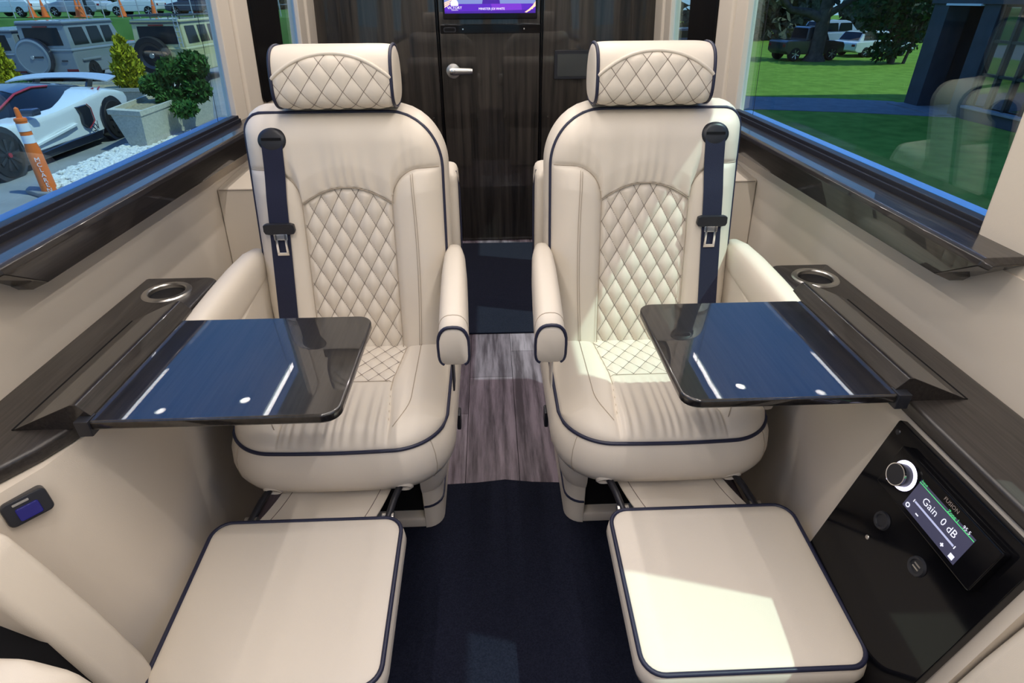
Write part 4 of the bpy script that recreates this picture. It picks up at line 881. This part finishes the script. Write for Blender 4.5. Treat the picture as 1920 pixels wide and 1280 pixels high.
# white supercar
def supercar():
    CX, Y0 = -8.22, 8.08; r = empty('sports_car', (CX, Y0+2.4, G), 'white low sports car with dark roof and rear wing', 'car')
    st = [(0.0, 0.62, 0.40, 0.30, 0.48), (0.25, 0.84, 0.50, 0.22, 0.55), (0.7, 0.96, 0.66, 0.16, 0.63), (1.05, 0.99, 0.73, 0.15, 0.68), (1.5, 0.98, 0.72, 0.15, 0.74), (2.0, 0.96, 0.72, 0.14, 0.80), (2.6, 0.94, 0.74, 0.14, 0.84), (3.1, 0.97, 0.80, 0.14, 0.88), (3.5, 1.00, 0.86, 0.15, 0.92), (3.9, 1.01, 0.90, 0.17, 0.94), (4.3, 1.00, 0.86, 0.22, 0.90), (4.65, 0.95, 0.78, 0.30, 0.82), (4.78, 0.88, 0.72, 0.38, 0.76)]
    rings = []
    for u, hw, zs, zb_, zc in st:
        y = Y0+u; half = [(hw*0.90, zb_), (hw*0.97, zb_+0.10), (hw*0.965, (zb_+zs)/2-0.02), (hw, zs-0.10), (hw*0.965, zs-0.02), (hw*0.86, zs+0.01), (hw*0.55, zc), (0, zc+0.01)]
        ring = [(CX+x, y, G+z) for x, z in half]+[(CX-x, y, G+z) for x, z in half[::-1][1:]]
        rings.append(ring)
    g = loftg(rings); body = mesh('body', g[0], g[1], M['p_white'], r, angle=35)
    cab = [(1.25, 0.52, 0.74, 0.50), (1.75, 0.68, 0.90, 0.56), (2.25, 0.72, 1.08, 0.55), (2.7, 0.73, 1.13, 0.53), (3.15, 0.70, 1.10, 0.50), (3.7, 0.62, 1.02, 0.45), (4.3, 0.52, 0.92, 0.40)]
    rings = [[(CX-b*1.12, Y0+u, G+0.70), (CX-b*1.10, Y0+u, G+0.74), (CX-t*0.98, Y0+u, G+z-0.04), (CX-t*0.7, Y0+u, G+z), (CX+t*0.7, Y0+u, G+z), (CX+t*0.98, Y0+u, G+z-0.04), (CX+b*1.10, Y0+u, G+0.74), (CX+b*1.12, Y0+u, G+0.70)] for u, b, z, t in cab]
    g = loftg(rings); cb = mesh('cabin_glass', g[0], g[1], M['carglass'], r, angle=35)
    roof = [[(CX-t*0.98, Y0+u, G+z-0.035), (CX-t*0.72, Y0+u, G+z+0.006), (CX+t*0.72, Y0+u, G+z+0.006), (CX+t*0.98, Y0+u, G+z-0.035), (CX+t*0.9, Y0+u, G+z-0.05), (CX-t*0.9, Y0+u, G+z-0.05)] for u, b, z, t in cab[2:]]
    g = loftg(roof); mesh('roof', g[0], g[1], M['p_navy'], cb, angle=50)
    tube('roof_pinstripe', [(CX+t*1.0+0.01, Y0+u, G+z-0.05) for u, b, z, t in cab[:5]], 0.018, M['redline'], cb, 6)
    # side intake, skirt, decals on the near side
    X = CX+0.985
    g = bevelg(prismg([(Y0+3.05, 0.42+G), (Y0+3.14, 0.34+G), (Y0+3.34, 0.44+G), (Y0+3.34, 0.66+G), (Y0+3.26, 0.73+G), (Y0+2.98, 0.72+G), (Y0+3.05, 0.60+G)], 0, X-0.10, X+0.012), 0.01, 1); si = mesh('side_intake', g[0], g[1], M['p_black'], r)
    tube('intake_pinstripe', [(X+0.014, Y0+3.14, 0.34+G), (X+0.014, Y0+3.35, 0.44+G), (X+0.014, Y0+3.35, 0.66+G), (X+0.014, Y0+3.27, 0.73+G)], 0.010, M['redline'], si, 5)
    g = bevelg(prismg([(Y0+1.4, 0.10+G), (Y0+3.5, 0.10+G), (Y0+3.55, 0.25+G), (Y0+2.6, 0.24+G), (Y0+1.45, 0.20+G)], 0, X-1.9, X-0.02), 0.015, 1); mesh('side_skirt', g[0], g[1], M['p_black'], r)
    g = prismg([(Y0+1.62, 0.30+G), (Y0+2.90, 0.44+G), (Y0+2.90, 0.47+G), (Y0+1.62, 0.33+G)], 0, X-0.06, X-0.012); mesh('door_crease', g[0], g[1], M['p_white'], body)
    text('decal', 'SV', 0.22, (X+0.016, Y0+3.22, G+0.26), (0, 1, 0.12), (0, -0.30, 1), M['p_black'], body)
    for k in (0, 1): tube('fender_pinstripe', [(CX+0.93-0.12*k, Y0+3.85, G+0.905), (CX+0.86, Y0+4.05-0.2*k, G+0.925)], 0.012, M['redline'], body, 5)
    for u, rr_ in ((1.02, 0.345), (3.98, 0.355)):
        for sg in (-1, 1):
            wheel((CX+sg*0.90, Y0+u, G+rr_), rr_, 0.26, (sg, 0, 0), r, M['alloy'], 9)
            lathe('wheel_arch', [(rr_*1.16, 0.0), (rr_*1.16, 0.12)], (CX+sg*0.885, Y0+u, G+rr_+0.01), (sg, 0, 0), M['p_black'], r, 28, caps=True)
            if sg > 0: lathe('brake_caliper', [(0, 0.165), (0.035, 0.165), (0.04, 0.13)], (CX+sg*0.90, Y0+u, G+rr_), (sg, 0, 0), M['redline'], r, 14)
    mr = mesh('mirror', *bevelg(boxg(CX+0.86, CX+1.08, Y0+1.78, Y0+1.98, G+0.76, G+0.87), 0.03, 2), M['p_navy'], r)
    sp_ = [[(CX+x, Y0+4.30+d-0.10*(abs(x)/0.9)**2, G+1.07+h-0.05*(abs(x)/0.9)**3) for d, h in ((0, 0), (0.16, 0.025), (0.33, 0.055), (0.33, 0.035), (0.16, 0.0), (0.01, -0.02))] for x in np.linspace(-0.95, 0.95, 13)]
    g = loftg(sp_); wing = mesh('rear_wing', g[0], g[1], M['p_silver'], r, angle=50)
    for x in (-0.5, 0.5):
        g = prismg([(Y0+4.20, 0.88+G), (Y0+4.38, 0.88+G), (Y0+4.52, 1.06+G), (Y0+4.36, 1.05+G)], 0, CX+x-0.02, CX+x+0.02); mesh('wing_strut', g[0], g[1], M['p_black'], wing)
    box('tail_lamp', CX-0.8, CX+0.8, Y0+4.74, Y0+4.80, G+0.62, G+0.68, M['redlamp'], r, 0.01)
supercar()

# delineator post with lettering
dp = empty('delineator_post', (-6.13, 8.2, G), 'orange plastic delineator post with white bands and lettering', 'post')
lathe('post_body', [(0.11, 0.0), (0.095, 0.08), (0.085, 0.62), (0.072, 0.68), (0.066, 0.98), (0.045, 1.0)], (-6.13, 8.2, G), (0, 0, 1), M['orange'], dp, 24)
for z0, z1 in ((0.70, 0.80), (0.85, 0.95)): lathe('reflective_band', [(0.0735, z0), (0.0705, z1)], (-6.13, 8.2, G), (0, 0, 1), M['whiteband'], dp, 24, caps=False)
lathe('collar', [(0.070, 0.97), (0.075, 0.985), (0.07, 1.01), (0.03, 1.02)], (-6.13, 8.2, G), (0, 0, 1), M['orange'], dp, 24)
lathe('grip', [(0.035, 1.0), (0.030, 1.09), (0.026, 1.13), (0.0, 1.15)], (-6.13, 8.2, G), (0, 0, 1), M['orange'], dp, 16)
vd = Vector((6.13, -8.2, 0)).normalized(); ud = Vector((-vd.y, vd.x, 0))
for k, ch in enumerate('MCLAREN'):
    text('lettering', ch, 0.080, Vector((-6.13, 8.2, G+0.47-0.068*k))+vd*0.101-ud*0.0, ud, (0, 0, 1), M['whiteband'], dp, align='CENTER')

# kerbed gravel bed
kb = mesh('kerb_bed', *bevelg(prismg([(-6.62, 8.55), (-6.50, 8.25), (-6.2, 8.05), (-3.0, 7.6), (-3.0, 16.0), (-6.75, 16.0), (-6.72, 10.9), (-6.65, 9.4)], 2, G, G+0.07), 0.02, 2, 40), M['kerb']); struct(kb, 'pale concrete kerb around the gravel bed')
P = np.array([(-6.50, 8.60), (-6.2, 8.25), (-3.1, 7.8), (-3.1, 14.0), (-6.6, 14.0), (-6.52, 9.5)])
ico = bmesh.new(); bmesh.ops.create_icosphere(ico, subdivisions=1, radius=1); iv = np.array([v.co[:] for v in ico.verts]); fi = np.array([[v.index for v in f.verts] for f in ico.faces]); ico.free()
def inpoly(x, y):
    c = False; n = len(P)
    for i in range(n):
        (x1, y1), (x2, y2) = P[i], P[i-1]
        if (y1 > y) != (y2 > y) and x < (x2-x1)*(y-y1)/(y2-y1)+x1: c = not c
    return c
VV = []; FF = []; n = 0
while n < 5200:
    x = -6.62+rng.random()*2.3; y = 7.8+rng.random()*4.4
    if not inpoly(x, y): continue
    s_ = 0.028+0.026*rng.random(); VV.append(iv*np.array([s_*(0.8+0.6*rng.random()), s_*(0.8+0.6*rng.random()), s_*0.7])+np.array([x, y, G+0.075+0.03*rng.random()])); FF.append(fi+n*len(iv)); n += 1
gv = mesh('gravel', np.concatenate(VV), np.concatenate(FF), M['pebble'], None, smooth=False, recalc=False, loc=(-5.5, 10, G+0.07)); tag(gv, 'white pebble gravel in the kerbed bed', 'gravel', kind='stuff')

def planter(name, bot, top, zb_, zt_, lab):
    c_ = np.mean(np.array(bot), 0); r = empty(name, (c_[0], c_[1], zb_), lab, 'planter')
    lip = 0.86
    mid = [tuple(np.array(b)*(1-lip)+np.array(t)*lip) for b, t in zip(bot, top)]
    def ins(pl, d):
        q = np.array(pl); ce_ = q.mean(0); return [tuple(p-(p-ce_)/np.linalg.norm(p-ce_)*d) for p in q]
    zm = zb_+(zt_-zb_)*lip
    g = loftg([[(*p, zb_) for p in bot], [(*p, zm) for p in mid]], True, True); mesh('trough', g[0], g[1], M['concrete'], r, smooth=False)
    out = ins(top, -0.02); rim = loftg([[(*p, zm) for p in ins(mid, 0.0)], [(*p, zm+0.01) for p in out], [(*p, zt_) for p in out], [(*p, zt_) for p in ins(top, 0.16)], [(*p, zt_-0.10) for p in ins(top, 0.17)]], True, False); mesh('rim', rim[0], rim[1], M['concrete'], r, smooth=False)
    mesh('soil', [(*p, zt_-0.07) for p in ins(top, 0.10)], [tuple(range(len(top)))], M['soil'], r, smooth=False); return r
planter('planter', [(-6.34, 10.78), (-6.02, 10.70), (-6.12, 13.8), (-6.70, 13.7)], [(-6.63, 10.92), (-5.94, 10.66), (-6.06, 13.95), (-6.97, 13.76)], G+0.07, -0.40, 'flared concrete planter box holding the green juniper')
planter('planter', [(-14.5, 15.2), (-7.55, 14.75), (-7.5, 15.6), (-14.5, 16.1)], [(-14.7, 15.0), (-7.35, 14.55), (-7.3, 15.8), (-14.7, 16.3)], G, -0.50, 'long concrete planter behind the white sports car with golden shrubs')

def foliage(name, blobs, n, size, m_, par, up=0.0, seed=1):
    rg = np.random.default_rng(seed); w_ = np.array([b[3]*b[4]*b[5] for b in blobs])**0.66; w_ /= w_.sum(); idx = rg.choice(len(blobs), n, p=w_)
    B = np.array(blobs)[idx]; d = rg.normal(size=(n, 3)); d /= np.linalg.norm(d, axis=1)[:, None]; rad = 0.55+0.5*rg.random(n)**0.6
    C = B[:, :3]+d*B[:, 3:6]*rad[:, None]
    a = rg.normal(size=(n, 3))*0.7+d*0.6+np.array([0, 0, up]); a /= np.linalg.norm(a, axis=1)[:, None]; b = np.cross(a, rg.normal(size=(n, 3))); b /= np.linalg.norm(b, axis=1)[:, None]
    s1 = size*(0.6+0.8*rg.random(n))[:, None]; s2 = s1*0.45
    V = np.stack([C-a*s1, C+b*s2, C+a*s1, C-b*s2], 1).reshape(-1, 3); f = np.arange(n*4).reshape(n, 4)
    o = mesh(name, V, f, m_, par, smooth=False, recalc=False); o['kind'] = 'stuff'; return o
def shrub(name, loc, blobs, n, size, m_, lab, cat='shrub', up=0.6, seed=1, stem=0.04):
    r = empty(name, loc, lab, cat); L = Vector(loc)
    foliage('foliage', [(L.x+b[0], L.y+b[1], L.z+b[2], b[3], b[4], b[5]) for b in blobs], n, size, m_, r, up, seed)
    mb = MB()
    for b in blobs[:6]: mb.add(*tubeg([L, L+Vector((b[0]*0.4, b[1]*0.4, b[2]*0.6)), L+Vector((b[0], b[1], b[2]))], [stem, stem*0.7, stem*0.3], 6))
    mb.build('stem', M['bark'], r); return r
cone = [(0, 0, 0.16, 0.30, 0.30, 0.16), (0, 0, 0.38, 0.27, 0.27, 0.2), (0.0, 0, 0.62, 0.20, 0.20, 0.2), (0.0, 0, 0.84, 0.10, 0.10, 0.13)]
shrub('golden_shrub', (-8.46, 15.25, -0.57), [(b[0], b[1], b[2]*1.15, b[3]*1.25, b[4]*1.25, b[5]*1.15) for b in cone], 2600, 0.055, M['leaf_gold'], 'golden conical shrub between the grey and the yellow cars', up=1.2, seed=2)
shrub('golden_shrub', (-11.85, 15.75, -0.57), [(b[0], b[1], b[2]*1.25, b[3]*1.5, b[4]*1.3, b[5]*1.2) for b in cone], 2600, 0.06, M['leaf_gold'], 'golden shrub at the edge of the left window', up=1.2, seed=3)
shrub('juniper', (-6.15, 12.3, -0.48), [(-0.25, 0.0, 0.30, 0.28, 0.28, 0.18), (0.15, 0.1, 0.55, 0.33, 0.30, 0.22), (0.45, 0.2, 0.62, 0.28, 0.28, 0.24), (0.05, -0.1, 0.10, 0.30, 0.28, 0.16), (0.45, 0.1, 0.2, 0.28, 0.25, 0.22), (0.42, -0.5, -0.06, 0.22, 0.25, 0.14)], 4200, 0.06, M['leaf_green'], 'dark green juniper growing in the concrete planter', up=0.5, seed=4)
shrub('groundcover_plant', (-11.2, 15.35, -0.57), [(0, 0, 0.08, 0.22, 0.2, 0.1), (0.25, 0, 0.06, 0.16, 0.15, 0.08)], 300, 0.06, M['leaf_green'], 'small leafy plant beside the golden shrub at the window edge', 'plant', seed=5, stem=0.01)

# simple cars further off
def car(loc, ang, L, H, W, col, lab, kind='saloon', group=None, wheels=True):
    r = empty('parked_car', loc, lab, 'car', group); r.rotation_euler = (0, 0, R(ang)); ORG[r.name] = Vector((0, 0, 0))
    if kind == 'pickup': low = [(0, .30), (0, .58), (.03, .62), (.60, .62), (.78, .60), (.97, .55), (1, .46), (1, .26), (.9, .2), (.06, .2)]; cab = [(.34, .60), (.36, .96), (.40, 1.0), (.60, 1.0), (.64, .97), (.74, .60)]
    else: low = [(0, .26), (0, .55), (.03, .62), (.30, .64), (.70, .62), (.95, .50), (1, .42), (1, .24), (.92, .18), (.06, .18)]; cab = [(.06, .62), (.12, .94), (.22, 1.0), (.48, 1.0), (.56, .96), (.74, .61)]
    g = bevelg(prismg([(y*L-L/2, z*H) for y, z in low], 0, -W/2, W/2), 0.05, 2, 20); mesh('body', g[0], g[1], col, r)
    g = prismg([(y*L-L/2, z*H) for y, z in cab], 0, -W*0.44, W*0.44); v = [(x*(1-0.22*max(0, (z/H-0.6))), y, z) for x, y, z in g[0]]; g = bevelg((v, g[1]), 0.04, 2, 20); cb = mesh('cabin', g[0], g[1], col, r)
    ys = [c[0] for c in cab]; a, b = min(ys)+.07, max(ys)-.15
    for sg in (-1, 1):
        x = sg*W*0.425
        for y0, y1 in ((a, (a+b)/2-.01), ((a+b)/2+.01, b)):
            g = bevelg(prismg([(y0*L-L/2, .66*H), (y1*L-L/2+.06, .66*H), (y1*L-L/2-.05, .92*H), (y0*L-L/2+.06, .92*H)], 0, x-0.03, x+0.03), 0.01, 1); mesh('side_window', g[0], g[1], M['carglass'], cb)
        for fy in (.18, .80): wheel((sg*(W/2-.09), fy*L-L/2, H*.21), H*.21, .2, (sg, 0, 0), r, M['bright'], 6)
        box('headlamp', sg*W*.28, sg*W*.46, L/2-.06, L/2+.01, H*.40, H*.47, M['bright'], r, 0.02); box('tail_lamp', sg*W*.32, sg*W*.46, -L/2-.01, -L/2+.06, H*.42, H*.52, M['redlamp'], r, 0.02)
    for yy, zz, dy in ((max(ys), .63, -1), (min(ys), .66, 1)):
        y0 = yy*L-L/2+dy*0.04; y1 = (0.58 if dy < 0 else 0.13)*L-L/2 if kind != 'pickup' else (0.65 if dy < 0 else 0.365)*L-L/2
        q = [(-W*.38, y0, zz*H), (W*.38, y0, zz*H), (W*.34, y1, .93*H), (-W*.34, y1, .93*H)]; o2 = 0.035
        g = ([(x, y-dy*0.03, z) for x, y, z in q]+[(x, y-dy*0.03, z+0.03) for x, y, z in q], [(3, 2, 1, 0), (4, 5, 6, 7)]+[(i, (i+1) % 4, (i+1) % 4+4, i+4) for i in range(4)]); mesh('screen_glass', g[0], g[1], M['carglass'], cb)
    return r
car((13.35, 26.6, G), -80, 2.75, 1.25, 1.25, M['p_black'], 'black pickup truck parked behind the tree trunk', 'pickup')
car((17.2, 28.2, G), -75, 3.3, 1.0, 1.4, M['p_white'], 'white car parked under the evergreen tree')
car((16.6, 30.5, G), -75, 3.3, 1.35, 1.4, M['p_silver'], 'silver car parked behind the white car')
car((9.6, 30.0, G), -80, 3.2, 1.1, 1.4, M['p_navy'], 'dark blue car seen through the narrow window on the right')
car((-12.0, 39.0, G), 70, 3.6, 1.2, 1.5, M['p_red'], 'red car seen through the narrow window on the left')
zb2 = 0.50
car((-25.6, 37.0, zb2), 80, 3.4, 1.2, 1.5, M['p_white'], 'white car on the bank at the far corner of the left window')
car((-22.2, 37.2, zb2), 85, 3.0, 1.15, 1.5, M['p_silver'], 'silver car on the bank above the grey off road car')
car((-19.2, 37.4, zb2), 95, 2.6, 1.15, 1.5, M['p_white'], 'white car on the bank beside the traffic cones')
car((-16.3, 37.8, zb2), 95, 2.6, 1.1, 1.4, M['p_navy'], 'dark car on the bank beside the white sheds')
for i, (x, y) in enumerate(((-23.6, 35.4), (-23.3, 35.9), (-21.25, 35.4), (-20.95, 35.2), (-19.1, 35.6), (-17.4, 35.5))):
    c_ = empty('traffic_cone', (x, y, zb2-0.02), ('orange traffic cone at the outer end of the bank', 'orange traffic cone second from the outer end of the bank', 'orange traffic cone left of the dark lamp pole', 'orange traffic cone right of the dark lamp pole', 'orange traffic cone in front of the dark car on the bank', 'orange traffic cone nearest the white sheds')[i], 'traffic cone', 'traffic cones on the bank')
    lathe('cone', [(0.17, 0.03), (0.03, 0.80), (0.0, 0.81)], (x, y, zb2-0.02), (0, 0, 1), M['orange'], c_, 14); lathe('collar', [(0.105, 0.36), (0.075, 0.55)], (x, y, zb2-0.02), (0, 0, 1), M['whiteband'], c_, 14, caps=False)
    box('base', x-0.2, x+0.2, y-0.2, y+0.2, zb2-0.02, zb2+0.03, M['orange'], c_, 0.01)
lp = empty('lamp_pole', (-21.1, 35.9, zb2), 'dark lamp pole standing on the bank', 'pole')
lathe('pole', [(0.11, 0), (0.10, 4.0)], (-21.1, 35.9, zb2-0.1), (0, 0, 1), M['p_black'], lp, 12); lathe('pole_base', [(0.2, 0), (0.2, 0.15), (0.12, 0.2)], (-21.1, 35.9, zb2-0.1), (0, 0, 1), M['kerb'], lp, 12)
M['shed'] = mat('white corrugated sheet', (0.62, 0.66, 0.66), 0.6)
for i, (x0, x1, y, h) in enumerate(((-18.6, -16.9, 42, 3.2), (-16.6, -13.6, 41, 3.0))):
    sh = empty('shed', ((x0+x1)/2, y+1, zb2), ('pale shed with a brown door beyond the bank', 'white ribbed shed beyond the yellow off road car')[i], 'shed')
    box('shed_wall', x0, x1, y, y+2.5, zb2-0.1, zb2+h, M['shed'], sh, 0.02)
    mb = MB()
    for x in np.arange(x0+0.1, x1-0.05, 0.22): mb.add(*boxg(x, x+0.06, y-0.04, y, zb2-0.1, zb2+h-0.05))
    mb.build('rib', M['shed'], sh, smooth=False); box('shed_roof', x0-0.15, x1+0.15, y-0.2, y+2.7, zb2+h, zb2+h+0.12, M['kerb'], sh, 0.02)
    if i == 0: box('shed_door', x0+0.4, x0+1.1, y-0.07, y-0.02, zb2-0.1, zb2+0.9, M['redlamp'], sh, 0.01)
fe = empty('chain_fence', (-18, 34.9, zb2), 'thin wire fence along the bank above the parked cars', 'fence')
for x in np.arange(-26, -8, 0.9): tube('fence_post', [(x, 34.9, zb2-0.1), (x, 34.9, zb2+1.6)], 0.025, M['p_silver'], fe, 6)
for zz in (0.5, 1.1, 1.55): tube('fence_wire', [(-26, 34.9, zb2+zz), (-8.5, 34.9, zb2+zz)], 0.012, M['p_silver'], fe, 5)

# building on the right
M['wallblue'] = mat('dark blue grey cladding', (0.030, 0.042, 0.055), 0.6, spec=0.3, var=0.12, vscale=4); M['bglass'] = mat('building window glass', (0.02, 0.03, 0.03), 0.03, spec=0.9, coat=1, coat_ior=2.2); M['mull'] = mat('dark steel mullion', (0.015, 0.018, 0.022), 0.4)
bd = empty('building', (12, 9, G), 'dark blue grey building with gridded windows beside the lawn', 'building')
XF = 10.3
box('column', XF, XF+0.5, 14.45, 14.95, G, 1.05, M['wallblue'], bd, 0.01); box('column', XF, XF+0.5, 12.95, 13.40, G, 1.05, M['wallblue'], bd, 0.01)
box('fascia', XF-0.05, XF+6, -3, 15.0, 1.05, 7.6, M['wallblue'], bd, 0.01); box('soffit_trim', XF-0.08, XF+0.02, 13.40, 14.45, 1.02, 1.06, M['shed'], bd)
box('end_wall', XF+0.45, XF+6, 14.6, 14.93, G, 1.06, M['wallblue'], bd); box('recess_wall', XF+1.5, XF+1.6, 13.0, 14.7, G, 1.06, M['mull'], bd); box('recess_side', XF+0.5, XF+1.55, 13.30, 13.36, G, 1.06, M['mull'], bd)
box('recess_floor', XF-0.4, XF+1.5, 13.2, 15.0, G+0.012, G+0.03, M['path'], bd)
box('plinth', XF-0.04, XF+0.3, -3, 12.95, G, G+0.22, M['wallblue'], bd, 0.01); box('plinth_cap', XF-0.10, XF+0.1, -3, 12.95, G+0.22, G+0.27, M['kerb'], bd, 0.01)
sg_ = empty('wall_sign', (XF+0.30, 13.40, 0.25), 'small grey sign plate in the building entrance', 'sign'); box('plate', XF+0.20, XF+0.46, 13.4005, 13.44, 0.14, 0.50, M['shed'], sg_, 0.006); box('plate_edge', XF+0.19, XF+0.47, 13.4003, 13.42, 0.13, 0.51, M['kerb'], sg_, 0.004)
ys = np.arange(12.9, 1.0, -0.46); zs = [G+0.27, G+0.88, G+1.50, G+2.13]
for i in range(len(ys)-1):
    for k in range(3):
        box('pane', XF+0.10, XF+0.112, ys[i+1]+0.03, ys[i]-0.03, zs[k]+0.02, zs[k+1]-0.02, M['bglass'], bd, smooth=False)
    box('mullion', XF+0.04, XF+0.16, ys[i]-0.035, ys[i]+0.035, zs[0], zs[3]+0.05, M['mull'], bd)
for zz in zs[1:]: box('transom', XF+0.05, XF+0.15, 1.0, 12.9, zz-0.025, zz+0.025, M['mull'], bd)
box('back_wall', XF+2.5, XF+2.6, 0, 13.3, G, 1.06, M['mull'], bd)

# trees
def tree(loc, trunk_r, h, limbs, blobs, n, size, m_, lab, seed=1, flare=True):
    r = empty('tree', loc, lab, 'tree'); L = Vector(loc)
    tube('trunk', [L, L+Vector((0, 0, 0.25)), L+Vector((0.03, 0, h*0.5)), L+Vector((0.02, 0, h))], [trunk_r*(1.7 if flare else 1.1), trunk_r*1.15, trunk_r*0.95, trunk_r*0.7], M['bark'], r, 14)
    for p in limbs: tube('branch', [L+Vector(q[:3]) for q in p], [q[3] for q in p], M['bark'], r, 8)
    if blobs: foliage('foliage', [(L.x+b[0], L.y+b[1], L.z+b[2], b[3], b[4], b[5]) for b in blobs], n, size, m_, r, 0.0, seed)
    return r
tree((13.5, 26.0, G), 0.27, 2.6, [[(0, 0, 1.5, .2), (-0.6, 0.1, 1.75, .16), (-1.3, 0.2, 1.85, .13), (-2.0, 0.2, 2.5, .08)], [(0, 0, 1.6, .16), (.8, -.2, 2.1, .1), (2.2, -.4, 2.75, .05)], [(0, 0, 2.3, .16), (.3, 0, 3.4, .1), (.6, .1, 4.6, .05)], [(0, 0, 2.3, .16), (-.3, .2, 3.4, .1), (-.8, .2, 4.8, .05)]], [(0.4, 0.3, 3.0, 1.2, 0.9, .5), (-.6, 0, 4.2, 1.6, 1.2, .9), (.9, .2, 4.6, 1.4, 1, .9)], 900, 0.16, M['leaf_wood'], 'bare branched tree with grey trunk on the lawn', seed=11)
tree((15.9, 24.6, G), 0.12, 2.5, [[(0, 0, .6, .06), (.5, 0, 1.2, .03)], [(0, 0, .7, .06), (-.6, 0, 1.4, .03)], [(.45, -.1, 0, .06), (.6, -.1, .9, .05), (.9, 0, 1.8, .03)]], [(-.5, 0, .45, .55, .5, .35), (.1, .1, .7, .8, .6, .4), (-.6, 0, 1.3, .9, .7, .45), (.5, 0, 1.25, .8, .6, .4), (-.9, .1, 1.9, 1.0, .8, .5), (.4, 0, 2.0, 1.2, .9, .6), (-.3, 0, 2.7, 1.7, 1.2, .7), (.8, 0, 3.2, 1.5, 1.1, .8), (-.6, 0, 3.8, 1.4, 1.1, .8)], 5200, 0.12, M['leaf_dark'], 'dark evergreen tree with low branches beside the building', seed=12, flare=False)
k = 0
spots = [(4.5, 40, 'r'), (9.5, 42, 'r'), (14.5, 40, 'r'), (19.5, 41, 'r'), (24.5, 39, 'r'), (29.5, 41, 'r'), (-8, 62, 'l'), (-14, 60, 'l'), (-20, 58, 'l'), (-26, 60, 'l'), (-32, 58, 'l'), (-38, 56, 'l')]
for x, y, sd in spots:
    bl = [(random.uniform(-2, 2), random.uniform(-1.5, 1.5), 0.5+i*1.0, random.uniform(2.0, 2.8), 1.8, random.uniform(1.0, 1.5)) for i in range(6)]
    tree((x, y, G if x > 0 else 0.5), 0.25, 4.5, [], bl, 2600, 0.42, M['leaf_wood'], '%s woodland tree from the left in the row beyond the %s' % (('first', 'second', 'third', 'fourth', 'fifth', 'sixth')[(k if x > 0 else 11-k)], 'cars parked past the lawn' if x > 0 else 'grass bank and sheds'), seed=20+k)['group'] = 'background woodland trees'
    k += 1
